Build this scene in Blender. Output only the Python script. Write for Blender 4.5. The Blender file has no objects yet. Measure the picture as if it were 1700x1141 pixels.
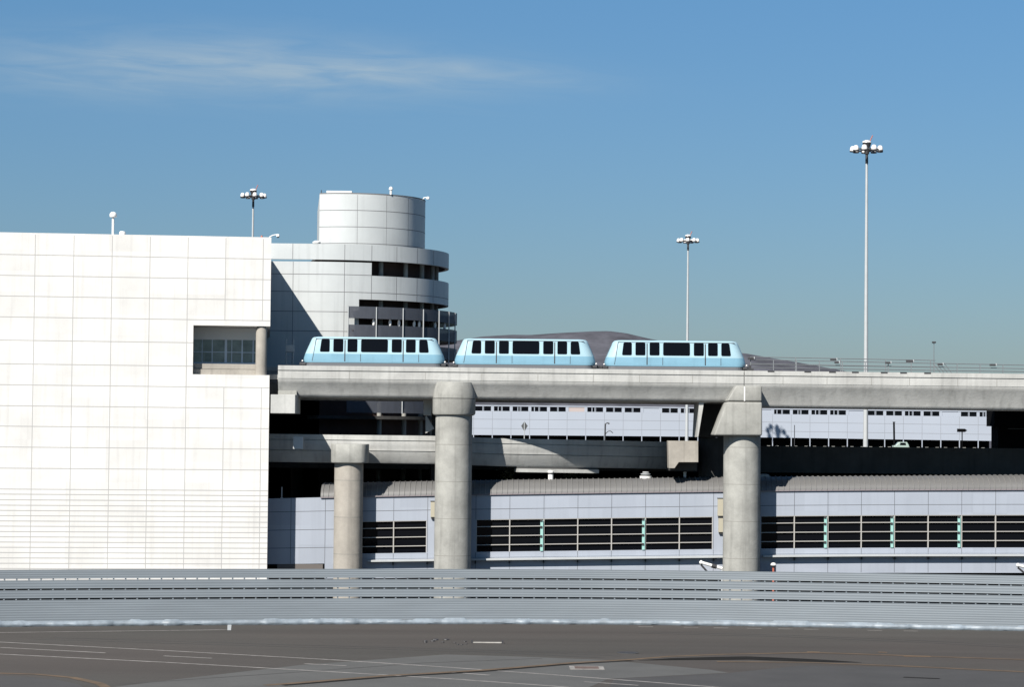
import bpy, bmesh, math, random
from mathutils import Vector, Matrix, noise
R = math.radians
random.seed(7)
S = bpy.context.scene
COL = S.collection

# ---------------------------------------------------------------- camera
F = 4000.0; W0, H0 = 1700.0, 1141.0; HC = 14.24
PITCH = math.atan(150 / F); ROLL = R(0.55)
fwd = Vector((0, math.cos(PITCH), math.sin(PITCH)))
up0 = Vector((0, -math.sin(PITCH), math.cos(PITCH)))
rt0 = Vector((1, 0, 0))
up = up0 * math.cos(ROLL) - rt0 * math.sin(ROLL)
rt = rt0 * math.cos(ROLL) + up0 * math.sin(ROLL)
CP = Vector((0, 0, HC))
cd = bpy.data.cameras.new("camera"); cam = bpy.data.objects.new("camera", cd); COL.objects.link(cam)
cd.sensor_width = 36; cd.lens = 36 * F / W0; cd.sensor_fit = 'HORIZONTAL'
cd.clip_start = 1; cd.clip_end = 30000
m3 = Matrix((rt, up, -fwd)).transposed()
cam.matrix_world = Matrix.Translation(CP) @ m3.to_4x4()
S.camera = cam

# ---------------------------------------------------------------- sun, sky, exposure
TOSUN = Vector((-0.58, -1.0, 1.0)).normalized()
EL = math.asin(TOSUN.z); AZ = math.atan2(TOSUN.x, TOSUN.y)
sl = bpy.data.lights.new("sun", 'SUN'); so = bpy.data.objects.new("sun", sl); COL.objects.link(so)
sl.energy = 5.0; sl.angle = R(0.5); sl.color = (1.0, 0.95, 0.87)
so.rotation_euler = (-TOSUN).to_track_quat('-Z', 'Y').to_euler()
so.location = (0, 0, 200)
w = bpy.data.worlds.new("World"); S.world = w; w.use_nodes = True
nt = w.node_tree; nt.nodes.clear()
def N(nt, t, **k):
    n = nt.nodes.new(t)
    for a, b in k.items(): setattr(n, a, b)
    return n
L = nt.links.new
out = N(nt, 'ShaderNodeOutputWorld'); bg = N(nt, 'ShaderNodeBackground'); sky = N(nt, 'ShaderNodeTexSky')
sky.sky_type = 'NISHITA'; sky.sun_disc = False; sky.sun_elevation = EL; sky.sun_rotation = AZ
sky.air_density = 1.0; sky.dust_density = 0.5; sky.ozone_density = 2.5; sky.altitude = 0
bg.inputs['Strength'].default_value = 0.05
hs = N(nt, 'ShaderNodeHueSaturation'); hs.inputs['Saturation'].default_value = 0.95; hs.inputs['Value'].default_value = 1.0
L(sky.outputs[0], hs.inputs['Color'])
# thin cirrus streak, laid out by sky direction
tc = N(nt, 'ShaderNodeTexCoord'); sp = N(nt, 'ShaderNodeSeparateXYZ'); L(tc.outputs['Generated'], sp.inputs[0])
def M(op, a, b=None, c=None):
    n = N(nt, 'ShaderNodeMath', operation=op)
    for i, v in enumerate((a, b, c)):
        if v is None: continue
        if isinstance(v, (int, float)): n.inputs[i].default_value = v
        else: L(v, n.inputs[i])
    return n.outputs[0]
u = M('DIVIDE', sp.outputs[0], M('MAXIMUM', sp.outputs[1], 0.05)); v = M('DIVIDE', sp.outputs[2], M('MAXIMUM', sp.outputs[1], 0.05))
v2 = M('ADD', v, M('MULTIPLY', u, 0.045))
cb = N(nt, 'ShaderNodeCombineXYZ'); L(M('MULTIPLY', u, 20.0), cb.inputs[0]); L(M('MULTIPLY', v2, 150.0), cb.inputs[1])
nz = N(nt, 'ShaderNodeTexNoise'); nz.inputs['Scale'].default_value = 1.0; nz.inputs['Detail'].default_value = 7; nz.inputs['Roughness'].default_value = 0.55
nz.inputs['Distortion'].default_value = 1.1
L(cb.outputs[0], nz.inputs['Vector'])
def blob(u0, v0, su, sv):
    a = M('POWER', M('DIVIDE', M('SUBTRACT', u, u0), su), 2.0); b = M('POWER', M('DIVIDE', M('SUBTRACT', v2, v0), sv), 2.0)
    return M('POWER', 2.718, M('MULTIPLY', M('ADD', a, b), -1.0))
mask = M('ADD', M('MULTIPLY', blob(-0.10, 0.148, 0.075, 0.012), 0.55), M('MULTIPLY', blob(-0.18, 0.142, 0.06, 0.012), 0.3))
mask = M('ADD', mask, M('MULTIPLY', blob(-0.025, 0.1495, 0.055, 0.006), 0.3))
cl = M('MULTIPLY', M('MULTIPLY', mask, M('MAXIMUM', M('SUBTRACT', M('MULTIPLY', nz.outputs[0], 1.7), 0.34), 0.0)), 1.25)
mx = N(nt, 'ShaderNodeMix', data_type='RGBA'); L(M('MINIMUM', cl, 0.6), mx.inputs[0]); 
ramp = N(nt, 'ShaderNodeValToRGB'); L(M('MULTIPLY', v, 4.0), ramp.inputs[0])
ramp.color_ramp.elements[0].position = 0.0; ramp.color_ramp.elements[0].color = (0.455, 0.525, 0.645, 1)
ramp.color_ramp.elements[1].position = 0.8; ramp.color_ramp.elements[1].color = (0.46, 0.735, 0.93, 1)
tint = N(nt, 'ShaderNodeMix', data_type='RGBA', blend_type='MULTIPLY'); tint.inputs[0].default_value = 1
L(hs.outputs[0], tint.inputs[6]); L(ramp.outputs[0], tint.inputs[7]); L(tint.outputs[2], mx.inputs[6])
mx.inputs[7].default_value = (4.6, 5.6, 6.2, 1)
L(mx.outputs[2], bg.inputs['Color']); L(bg.outputs[0], out.inputs[0])
S.view_settings.view_transform = 'Standard'; S.view_settings.look = 'None'
S.view_settings.exposure = 0.95; S.view_settings.gamma = 1.0

# ---------------------------------------------------------------- helpers
def ray(px, py):
    a = (px - W0 / 2) / F; b = -(py - H0 / 2) / F
    return fwd + rt * a + up * b
def at(px, py, Y):
    d = ray(px, py); return CP + d * (Y / d.y)
def ground(px, py, z=0.0):
    d = ray(px, py); return CP + d * ((z - HC) / d.z)
def onplane(px, py, p, n):
    d = ray(px, py); return CP + d * ((p - CP).dot(n) / d.dot(n))
def lerp(pts, x):
    if x <= pts[0][0]: (a, b), (c, d) = pts[0], pts[1]
    elif x >= pts[-1][0]: (a, b), (c, d) = pts[-2], pts[-1]
    else:
        for i in range(len(pts) - 1):
            if pts[i][0] <= x <= pts[i + 1][0]: (a, b), (c, d) = pts[i], pts[i + 1]; break
    return b + (d - b) * (x - a) / (c - a)

class MB:
    def __init__(s): s.v = []; s.f = []; s.m = []; s.mi = 0
    def add(s, vs, fs):
        o = len(s.v); s.v += [Vector(p) for p in vs]
        for f in fs: s.f.append([i + o for i in f]); s.m.append(s.mi)
        return s
    def box(s, x0, x1, y0, y1, z0, z1):
        vs = [(x, y, z) for z in (z0, z1) for y in (y0, y1) for x in (x0, x1)]
        return s.add(vs, [(0, 2, 3, 1), (4, 5, 7, 6), (0, 1, 5, 4), (2, 6, 7, 3), (0, 4, 6, 2), (1, 3, 7, 5)])
    def prism(s, poly, y0, y1):                  # polygon in x,z pushed along y
        n = len(poly); vs = [(x, y0, z) for x, z in poly] + [(x, y1, z) for x, z in poly]
        return s.add(vs, [list(range(n)), list(range(2 * n - 1, n - 1, -1))] + [(i, i + n, (i + 1) % n + n, (i + 1) % n) for i in range(n)])
    def slab(s, poly, z0, z1):                   # polygon in x,y pushed along z
        n = len(poly); vs = [(x, y, z0) for x, y in poly] + [(x, y, z1) for x, y in poly]
        return s.add(vs, [list(range(n - 1, -1, -1)), list(range(n, 2 * n))] + [(i, (i + 1) % n, (i + 1) % n + n, i + n) for i in range(n)])
    def lathe(s, prof, cx=0, cy=0, n=40, a0=0, a1=2 * math.pi):
        full = abs(a1 - a0 - 2 * math.pi) < 1e-6; k = n if full else n + 1
        vs = [(cx + r * math.cos(a0 + (a1 - a0) * j / n), cy + r * math.sin(a0 + (a1 - a0) * j / n), z) for r, z in prof for j in range(k)]
        fs = []
        for i in range(len(prof) - 1):
            for j in range(n):
                q = (j + 1) % k; fs.append((i * k + j, i * k + q, (i + 1) * k + q, (i + 1) * k + j))
        if full:
            fs.append(list(range(k - 1, -1, -1))); fs.append([(len(prof) - 1) * k + j for j in range(k)])
        return s.add(vs, fs)
    def tube(s, pts, r, n=8, r1=None):
        pts = [Vector(p) for p in pts]; vs = []; N_ = len(pts)
        for i, p in enumerate(pts):
            t = (pts[min(i + 1, N_ - 1)] - pts[max(i - 1, 0)]).normalized()
            a = t.orthogonal().normalized() if i == 0 else (a - t * a.dot(t)).normalized()
            b = t.cross(a); rr = r if r1 is None else r + (r1 - r) * i / (N_ - 1)
            vs += [p + a * (rr * math.cos(2 * math.pi * j / n)) + b * (rr * math.sin(2 * math.pi * j / n)) for j in range(n)]
        fs = [(i * n + j, i * n + (j + 1) % n, (i + 1) * n + (j + 1) % n, (i + 1) * n + j) for i in range(N_ - 1) for j in range(n)]
        fs += [list(range(n - 1, -1, -1)), [(N_ - 1) * n + j for j in range(n)]]
        return s.add(vs, fs)
    def sweep(s, prof, path, closed=True, caps=True):   # prof: (back, z) offsets; path: points with left-to-right run; back = horizontal normal
        n = len(prof); vs = []; K = len(path)
        for i in range(K):
            p = Vector(path[i]); t = Vector(path[min(i + 1, K - 1)]) - Vector(path[max(i - 1, 0)]); t.z = 0; t.normalize()
            nb = Vector((-t.y, t.x, 0))
            vs += [p + nb * a + Vector((0, 0, z)) for a, z in prof]
        e = n if closed else n - 1
        fs = [(i * n + j, (i + 1) * n + j, (i + 1) * n + (j + 1) % n, i * n + (j + 1) % n) for i in range(K - 1) for j in range(e)]
        if closed and caps: fs += [list(range(n)), [(K - 1) * n + j for j in range(n - 1, -1, -1)]]
        return s.add(vs, fs)
    def ico(s, c, r, sx=1, sy=1, sz=1, sub=1):
        bm = bmesh.new(); bmesh.ops.create_icosphere(bm, subdivisions=sub, radius=r)
        bm.verts.ensure_lookup_table()
        s.add([(c[0] + v.co.x * sx, c[1] + v.co.y * sy, c[2] + v.co.z * sz) for v in bm.verts], [[v.index for v in f.verts] for f in bm.faces]); bm.free(); return s
    def build(s, name, mats, parent=None, smooth=None, bevel=0, local=False, seg=2):
        me = bpy.data.meshes.new(name)
        off = Vector((0, 0, 0))
        if parent is not None and not local:
            p = parent
            while p is not None: off += p.location; p = p.parent
        bm = bmesh.new(); bv = [bm.verts.new(v - off) for v in s.v]
        for f, mi in zip(s.f, s.m):
            try: q = bm.faces.new([bv[i] for i in f]); q.material_index = mi
            except ValueError: pass
        bmesh.ops.recalc_face_normals(bm, faces=bm.faces)
        if bevel:
            bmesh.ops.remove_doubles(bm, verts=bm.verts, dist=1e-5)
            ed = [e for e in bm.edges if len(e.link_faces) == 2 and e.calc_face_angle(0) > 0.6]
            bmesh.ops.bevel(bm, geom=ed, offset=bevel, segments=seg, affect='EDGES', profile=0.5, clamp_overlap=True)
        bm.to_mesh(me); bm.free()
        for q in (mats if isinstance(mats, (list, tuple)) else [mats]): me.materials.append(q)
        if smooth is not None:
            me.shade_smooth(); me.set_sharp_from_angle(angle=R(smooth))
        o = bpy.data.objects.new(name, me); COL.objects.link(o)
        if parent is not None: o.parent = parent
        return o

def tag(o, label=None, cat=None, group=None, kind=None):
    if label: o['label'] = label
    if cat: o['category'] = cat
    if group: o['group'] = group
    if kind: o['kind'] = kind
    return o
def thing(name, label, cat, loc=(0, 0, 0), group=None, rotz=0):
    o = bpy.data.objects.new(name, None); COL.objects.link(o); o.location = loc; o.rotation_euler = (0, 0, rotz); o.empty_display_size = 0.2
    return tag(o, label, cat, group)
def dup(root, loc, label=None):
    def cp(o, par):
        c = o.copy(); COL.objects.link(c)
        if par: c.parent = par
        for ch in list(o.children): cp(ch, c)
        return c
    r = cp(root, None); r.location = loc
    if label: r['label'] = label
    return r

# ---------------------------------------------------------------- materials
def mat(name, col, rough=0.7, metal=0.0, var=0.0, scale=0.5, stretch=(1, 1, 1), streak=0.0, bump=0.0, spec=0.5, col2=None, fine=0.0, coat=0.0, cell=None, cellvar=0.0):
    m = bpy.data.materials.new(name); m.use_nodes = True; t = m.node_tree; p = t.nodes['Principled BSDF']; l = t.links.new
    p.inputs['Roughness'].default_value = rough; p.inputs['Metallic'].default_value = metal
    p.inputs['Specular IOR Level'].default_value = spec; p.inputs['Coat Weight'].default_value = coat
    c = tuple(col) + (1,); p.inputs['Base Color'].default_value = c
    if not (var or streak or fine): return m
    tc = N(t, 'ShaderNodeTexCoord'); mp = N(t, 'ShaderNodeMapping'); mp.inputs['Scale'].default_value = stretch; l(tc.outputs['Object'], mp.inputs[0])
    n1 = N(t, 'ShaderNodeTexNoise'); n1.inputs['Scale'].default_value = scale; n1.inputs['Detail'].default_value = 8; n1.inputs['Roughness'].default_value = 0.6; l(mp.outputs[0], n1.inputs['Vector'])
    cr = N(t, 'ShaderNodeMapRange'); cr.inputs[1].default_value = 0.3; cr.inputs[2].default_value = 0.7; l(n1.outputs[0], cr.inputs[0])
    mixn = N(t, 'ShaderNodeMix', data_type='RGBA'); l(cr.outputs[0], mixn.inputs[0])
    d = col2 or tuple(x * (1 - var) for x in col)
    mixn.inputs[6].default_value = tuple(d) + (1,); mixn.inputs[7].default_value = tuple(min(1, x * (1 + var * 0.5)) for x in col) + (1,)
    o = mixn.outputs[2]
    if streak:
        mp2 = N(t, 'ShaderNodeMapping'); mp2.inputs['Scale'].default_value = (3.0, 3.0, 0.12); l(tc.outputs['Object'], mp2.inputs[0])
        n2 = N(t, 'ShaderNodeTexNoise'); n2.inputs['Scale'].default_value = 0.8; n2.inputs['Detail'].default_value = 5; l(mp2.outputs[0], n2.inputs['Vector'])
        r2 = N(t, 'ShaderNodeMapRange'); r2.inputs[1].default_value = 0.52; r2.inputs[2].default_value = 0.75; r2.inputs[3].default_value = 1.0; r2.inputs[4].default_value = 1 - streak; l(n2.outputs[0], r2.inputs[0])
        mm = N(t, 'ShaderNodeMix', data_type='RGBA', blend_type='MULTIPLY'); mm.inputs[0].default_value = 1; l(o, mm.inputs[6]); l(r2.outputs[0], mm.inputs[7]); o = mm.outputs[2]
    if fine:
        n3 = N(t, 'ShaderNodeTexNoise'); n3.inputs['Scale'].default_value = 9.0; n3.inputs['Detail'].default_value = 4; l(tc.outputs['Object'], n3.inputs['Vector'])
        r3 = N(t, 'ShaderNodeMapRange'); r3.inputs[3].default_value = 1 - fine; r3.inputs[4].default_value = 1 + fine; l(n3.outputs[0], r3.inputs[0])
        mm = N(t, 'ShaderNodeMix', data_type='RGBA', blend_type='MULTIPLY'); mm.inputs[0].default_value = 1; l(o, mm.inputs[6]); l(r3.outputs[0], mm.inputs[7]); o = mm.outputs[2]
    if cell:      # each cladding panel has its own slight tone
        ad = N(t, 'ShaderNodeVectorMath', operation='ADD'); ad.inputs[1].default_value = (cell[1], 0, cell[3]); l(tc.outputs['Object'], ad.inputs[0])
        sn = N(t, 'ShaderNodeVectorMath', operation='SNAP'); sn.inputs[1].default_value = (cell[0], 1000, cell[2]); l(ad.outputs[0], sn.inputs[0])
        wn = N(t, 'ShaderNodeTexWhiteNoise'); l(sn.outputs[0], wn.inputs['Vector'])
        r4 = N(t, 'ShaderNodeMapRange'); r4.inputs[3].default_value = 1 - cellvar; r4.inputs[4].default_value = 1 + cellvar * .6; l(wn.outputs['Value'], r4.inputs[0])
        mm = N(t, 'ShaderNodeMix', data_type='RGBA', blend_type='MULTIPLY'); mm.inputs[0].default_value = 1; l(o, mm.inputs[6]); l(r4.outputs[0], mm.inputs[7]); o = mm.outputs[2]
    l(o, p.inputs['Base Color'])
    if bump:
        bn = N(t, 'ShaderNodeBump'); bn.inputs['Strength'].default_value = bump; bn.inputs['Distance'].default_value = 0.05
        n4 = N(t, 'ShaderNodeTexNoise'); n4.inputs['Scale'].default_value = 4; n4.inputs['Detail'].default_value = 8; l(tc.outputs['Object'], n4.inputs['Vector'])
        l(n4.outputs[0], bn.inputs['Height']); l(bn.outputs[0], p.inputs['Normal'])
    return m
WHITE = mat('white_painted_concrete', (0.555, 0.548, 0.535), 0.8, var=0.14, scale=0.22, streak=0.11, spec=0.1, fine=0.05, cell=(3.17, .55, 1.72, .35), cellvar=.06)
WJOINT = mat('pale_joint', (0.3, 0.296, 0.292), 0.9)
CONC = mat('grey_concrete', (0.262, 0.262, 0.246), 0.85, var=0.30, scale=0.5, streak=0.24, bump=0.25, spec=0.25, fine=0.10)
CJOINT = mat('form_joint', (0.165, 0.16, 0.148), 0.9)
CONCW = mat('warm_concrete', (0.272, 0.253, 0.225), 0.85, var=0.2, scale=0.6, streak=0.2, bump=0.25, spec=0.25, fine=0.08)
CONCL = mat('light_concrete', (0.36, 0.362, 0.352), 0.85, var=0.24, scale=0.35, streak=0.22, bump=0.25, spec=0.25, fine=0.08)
CONCD = mat('dark_shade_concrete', (0.06, 0.06, 0.06), 0.9, var=0.25, scale=0.5, streak=0.2, spec=0.2)  # darkened copy of the concrete; shade of covered places put into colour
TOWER = mat('tower_panel', (0.4, 0.42, 0.425), 0.5, var=0.08, scale=0.3, streak=0.12, spec=0.4)
TJOINT = mat('tower_joint', (0.13, 0.13, 0.135), 0.9)
SCREEN = mat('perforated_screen', (0.065, 0.072, 0.09), 0.6, var=0.15, scale=1.0, stretch=(3, 3, 0.6))
def perforate(m, k):        # open area of a perforated sheet
    t = m.node_tree; o = t.nodes['Material Output']; p = t.nodes['Principled BSDF']; tr = N(t, 'ShaderNodeBsdfTransparent'); mx_ = N(t, 'ShaderNodeMixShader')
    mx_.inputs[0].default_value = k; t.links.new(p.outputs[0], mx_.inputs[1]); t.links.new(tr.outputs[0], mx_.inputs[2]); t.links.new(mx_.outputs[0], o.inputs[0])
perforate(SCREEN, 0.22)
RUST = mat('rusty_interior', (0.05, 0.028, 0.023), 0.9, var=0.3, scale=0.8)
BLACK = mat('shade_black', (0.004, 0.004, 0.0045), 0.9, spec=0.03)  # near-black colour stands in for deep shade and backlit surfaces
LAV = mat('lavender_panel', (0.262, 0.287, 0.335), 0.45, var=0.06, scale=0.2, streak=0.06, spec=0.4, cell=(2.82, 0, 1.6, 0), cellvar=.05)
LJOINT = mat('panel_joint', (0.07, 0.075, 0.085), 0.8)
FAR = mat('far_panel', (0.275, 0.302, 0.35), 0.6, var=0.05, scale=0.1, spec=0.3)
FJOINT = mat('far_joint', (0.16, 0.17, 0.19), 0.8)
ROOF = mat('metal_roof', (0.105, 0.104, 0.104), 0.5, metal=0.0, var=0.12, scale=0.4, stretch=(0.6, 3, 3), spec=0.4)
RIB = mat('roof_rib', (0.14, 0.138, 0.135), 0.5)
FENCE = mat('galvanised_fence', (0.133, 0.153, 0.172), 0.5, metal=0.0, var=0.10, scale=0.5, stretch=(0.3, 1, 3), spec=0.5)
SKIRT = mat('pale_skirt', (0.16, 0.19, 0.22), 0.5, var=0.35, scale=1.4)
WPAINT = mat('white_paint', (0.6, 0.6, 0.59), 0.6)
TRAIN = mat('light_blue_paint', (0.15, 0.285, 0.37), 0.42, var=0.06, scale=0.6, streak=0.08, spec=0.4)
TRAIN2 = mat('blue_paint_upper_lit', (0.27, 0.4, 0.46), 0.42, var=0.05, scale=0.6, spec=0.4)  # paler copy; extra light on the inward-leaning upper sides put into colour
GLASS = mat('dark_glass', (0.003, 0.0035, 0.005), 0.06, spec=0.10)
GLASSB = mat('blue_glass', (0.13, 0.16, 0.17), 0.1, spec=0.5, var=0.5, scale=1.2)
DARK = mat('dark_metal', (0.022, 0.022, 0.025), 0.6)
SKID = mat('grey_skirt', (0.085, 0.09, 0.1), 0.6)
GALV = mat('galvanised_steel', (0.33, 0.345, 0.355), 0.45, var=0.08, scale=1)
CHROME = mat('lamp_housing', (0.6, 0.58, 0.56), 0.25, spec=0.8)
TEAL = mat('teal_glass', (0.24, 0.42, 0.39), 0.3)
MULL = mat('mullion', (0.3, 0.29, 0.275), 0.5)
BEIGE = mat('beige_box', (0.3, 0.28, 0.22), 0.6)
SLATE = mat('slate_frame', (0.42, 0.5, 0.6), 0.5)
HILLM = mat('dry_hill', (0.068, 0.069, 0.082), 0.95, var=0.45, scale=0.03, spec=0.1, fine=0.0)
LINE = mat('worn_white_line', (0.2, 0.19, 0.18), 0.8, var=0.45, scale=1.5, fine=0.2)
ORANGE = mat('worn_orange_line', (0.085, 0.055, 0.03), 0.85, var=0.4, scale=0.8, fine=0.2)
PATCH = mat('grey_slab', (0.06, 0.06, 0.058), 0.85, var=0.16, scale=0.3, fine=0.12, bump=0.2)
PATCHD = mat('dark_slab', (0.034, 0.033, 0.033), 0.85, var=0.2, scale=0.25, fine=0.12, bump=0.2)
STAIN = mat('oil_stain', (0.015, 0.0148, 0.0145), 0.95, var=0.3, scale=0.7, spec=0.05)
RED = mat('dull_red', (0.3, 0.08, 0.05), 0.6)
LEAF = mat('dry_leaf', (0.09, 0.075, 0.02), 0.8)
BARK = mat('bark', (0.06, 0.045, 0.03), 0.9)

def asphalt():
    m = bpy.data.materials.new('asphalt'); m.use_nodes = True; t = m.node_tree; p = t.nodes['Principled BSDF']; l = t.links.new
    p.inputs['Roughness'].default_value = 0.85; p.inputs['Specular IOR Level'].default_value = 0.2
    tc = N(t, 'ShaderNodeTexCoord')
    def nz(sc, stretch, det=6):
        mp = N(t, 'ShaderNodeMapping'); mp.inputs['Scale'].default_value = stretch; l(tc.outputs['Object'], mp.inputs[0])
        n = N(t, 'ShaderNodeTexNoise'); n.inputs['Scale'].default_value = sc; n.inputs['Detail'].default_value = det; l(mp.outputs[0], n.inputs['Vector']); return n.outputs[0]
    def mixc(f, a, b, bl='MIX'):
        n = N(t, 'ShaderNodeMix', data_type='RGBA', blend_type=bl)
        for i, q in ((0, f), (6, a), (7, b)):
            if isinstance(q, (int, float)): n.inputs[i].default_value = q
            elif isinstance(q, tuple): n.inputs[i].default_value = q + (1,)
            else: l(q, n.inputs[i])
        return n.outputs[2]
    def rng(x, a, b, c=0, d=1):
        n = N(t, 'ShaderNodeMapRange'); l(x, n.inputs[0])
        for i, q in enumerate((a, b, c, d)): n.inputs[i + 1].default_value = q
        return n.outputs[0]
    c = mixc(rng(nz(0.03, (1, 1, 1)), 0.4, 0.62), (0.052, 0.046, 0.0425), (0.048, 0.046, 0.0425))
    c = mixc(1.0, c, rng(nz(0.25, (0.12, 1, 1)), 0.3, 0.7, 0.86, 1.10), 'MULTIPLY')
    c = mixc(1.0, c, rng(nz(7.0, (1, 1, 1), 3), 0.3, 0.7, 0.88, 1.10), 'MULTIPLY')
    l(c, p.inputs['Base Color'])
    b = N(t, 'ShaderNodeBump'); b.inputs['Strength'].default_value = 0.25; b.inputs['Distance'].default_value = 0.03; l(nz(20, (1, 1, 1), 3), b.inputs['Height']); l(b.outputs[0], p.inputs['Normal'])
    return m
ASPH = asphalt()

# ---------------------------------------------------------------- ground and its markings
tag(MB().add([(-9000, -200, 0), (9000, -200, 0), (9000, 12000, 0), (-9000, 12000, 0)], [(0, 1, 2, 3)]).build('tarmac', ASPH), 'flat brown grey airport tarmac in front of the fence', kind='structure')
LZ = [0.004]
def stripe(pts, wd, name, material, label, lift=None):
    z = lift if lift else LZ[0]; P = [ground(x, y) for x, y in pts]; Q = []
    for i in range(len(P) - 1):
        k = max(1, int((P[i + 1] - P[i]).length / 1.5))
        Q += [P[i].lerp(P[i + 1], j / k) for j in range(k)]
    Q.append(P[-1]); mb = MB(); vs = []
    for i, q in enumerate(Q):
        t = (Q[min(i + 1, len(Q) - 1)] - Q[max(i - 1, 0)]); t.z = 0; t.normalize(); nb = Vector((-t.y, t.x, 0))
        f_ = i / (len(Q) - 1); h = wd / 2 * (1 + random.uniform(-.12, .12)) if wd < 1 else wd / 2 * (0.8 + 0.35 * noise.noise(q * 0.12)) * math.sin(math.pi * min(.999, max(.001, f_))) ** .6
        vs += [(q.x + nb.x * h, q.y + nb.y * h, z), (q.x - nb.x * h, q.y - nb.y * h, z)]
    mb.add(vs, [(2 * i, 2 * i + 1, 2 * i + 3, 2 * i + 2) for i in range(len(Q) - 1)])
    return tag(mb.build(name, material), label, kind='structure')
def sheet(pts, z, name, material, label):
    P = [ground(x, y) for x, y in pts]
    return tag(MB().add([(p.x, p.y, z) for p in P], [list(range(len(P)))]).build(name, material), label, kind='structure')
sheet([(120, 1150), (300, 1128), (500, 1105), (740, 1087.5), (860, 1091), (1010, 1097), (1180, 1113), (1210, 1118), (1010, 1128), (960, 1150)], 0.004, 'concrete_patch', PATCH, 'lighter grey slab of paving on the tarmac')
sheet([(1205, 1119), (1330, 1106), (1500, 1109), (1720, 1119), (1720, 1160), (1000, 1160), (1020, 1128)], 0.004, 'dark_patch', PATCHD, 'dark grey paving at lower right of the tarmac')
sheet([(-20, 1122), (40, 1124), (90, 1129), (130, 1137), (150, 1150), (-20, 1150)], 0.004, 'dark_patch', PATCHD, 'dark grey paving inside the orange curve at lower left')
A_ = [(-20, 1066), (280, 1081.5), (560, 1097), (730, 1108), (900, 1120), (1190, 1142), (1300, 1152)]
stripe(A_, 0.30, 'lane_line', LINE, 'upper long pale lane line running down to the right', 0.010)
stripe([(-20, 1086), (280, 1101), (560, 1117), (760, 1129), (916, 1140), (1000, 1147)], 0.30, 'lane_line', LINE, 'lower long pale lane line running down to the right', 0.010)
for i, q in enumerate([[(0, 1076), (175, 1085)], [(272, 1090), (352, 1094)], [(505, 1103), (575, 1106.5)], [(745, 1117), (813, 1122)], [(970, 1133), (1060, 1139)]]):
    stripe(q, 0.28, 'lane_dash', LINE, 'short pale centre dash between the two long lane lines', 0.010)['group'] = 'centre dashes'
stripe([(-20, 1051.5), (180, 1049), (380, 1046.5)], 0.30, 'lane_line', LINE, 'faint pale line along the foot of the fence at left', 0.010)
stripe([(380.5, 1047.5), (381, 1038.5)], 0.26, 'lane_end_mark', GALV, 'bright white stub at the end of the faint line by the fence', 0.014)
for x in (1060, 1135, 1185, 1240, 1292, 1335, 1440, 1500):
    y = 1041.3 + max(0, x - 1060) * 0.0165
    stripe([(x, y), (x + 24, y + 0.3)], 0.28, 'edge_dash', LINE, 'small pale dash on the tarmac at the foot of the fence', 0.010)['group'] = 'edge dashes'
stripe([(440, 1139), (500, 1134.5), (640, 1123), (800, 1114), (950, 1101.5), (1050, 1096), (1110, 1091), (1200, 1087.5), (1350, 1084.5), (1500, 1089.5), (1720, 1097)], 0.55, 'taxi_line', ORANGE, 'long worn orange taxi line sweeping to the upper right', 0.014)
stripe([(1190, 1099.5), (1340, 1101), (1500, 1107), (1720, 1117.5)], 0.5, 'taxi_line', ORANGE, 'worn orange taxi line at lower right', 0.014)
stripe([(-20, 1118.5), (60, 1120.5), (120, 1126), (165, 1136), (190, 1150)], 0.55, 'taxi_line', ORANGE, 'curved worn orange taxi line at lower left', 0.014)
stripe([(1060, 1097.5), (1120, 1095.5), (1240, 1093.5), (1330, 1097), (1430, 1101)], 3.4, 'oil_stain', STAIN, 'broad dark stain beside the orange taxi line', 0.012)
stripe([(470, 1139), (640, 1125.5), (800, 1116), (950, 1103.5), (1050, 1098)], 0.5, 'oil_stain', STAIN, 'thin dark stain along the orange line', 0.012)
stripe([(1500, 1125.5), (1560, 1128)], 0.5, 'oil_stain', STAIN, 'small dark streak on the dark paving at lower right', 0.012)
for q in ((1340, 1361, 1083.5), (1458, 1473, 1084), (1500, 1545, 1090.8)):
    stripe([(q[0], q[2]), (q[1], q[2] + .4)], 0.3, 'orange_dash', mat('faded_orange', (0.16, 0.1, 0.05), 0.8, var=0.3), 'short faded orange mark on the tarmac at right', 0.018)['group'] = 'orange marks'
TYRE = mat('tyre_mark', (.034, .032, .031), .8, var=.3, scale=.4, fine=.2)
for q in ([(60, 1062), (420, 1073), (800, 1083), (1000, 1093)], [(90, 1059.5), (450, 1070.5), (830, 1080.5), (1030, 1090)], [(1060, 1052), (1300, 1058), (1500, 1066), (1720, 1078)], [(1080, 1050), (1320, 1056), (1520, 1064), (1720, 1075)], [(200, 1137), (480, 1118), (700, 1102), (900, 1094)]):
    stripe(q, .26, 'tyre_mark', TYRE, 'faint dark tyre mark curving over the tarmac', 0.007)['group'] = 'tyre marks'
def cover(px, py, r, name, label, sq=False):
    p = ground(px, py); t = thing(name, label, 'cover', (p.x, p.y, 0))
    if sq:
        mb = MB(); mb.slab([(p.x - r, p.y - r), (p.x + r, p.y - r), (p.x + r, p.y + r), (p.x - r, p.y + r)], 0.004, 0.028); mb.build('frame', LINE, t)
        MB().slab([(p.x - r * .7, p.y - r * .7), (p.x + r * .7, p.y - r * .7), (p.x + r * .7, p.y + r * .7), (p.x - r * .7, p.y + r * .7)], 0.0281, 0.034).build('lid', mat('rusty_lid', (0.09, 0.06, 0.05), 0.8, var=.4, scale=2), t)
    else:
        MB().lathe([(r, 0.004), (r, 0.026)], p.x, p.y, 32).build('frame', CONCD, t); MB().lathe([(r * .9, 0.0261), (r * .88, 0.032)], p.x, p.y, 32).build('lid', DARK, t)
cover(1042, 1085, 0.75, 'manhole_cover', 'round dark manhole cover on the grey tarmac')
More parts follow.
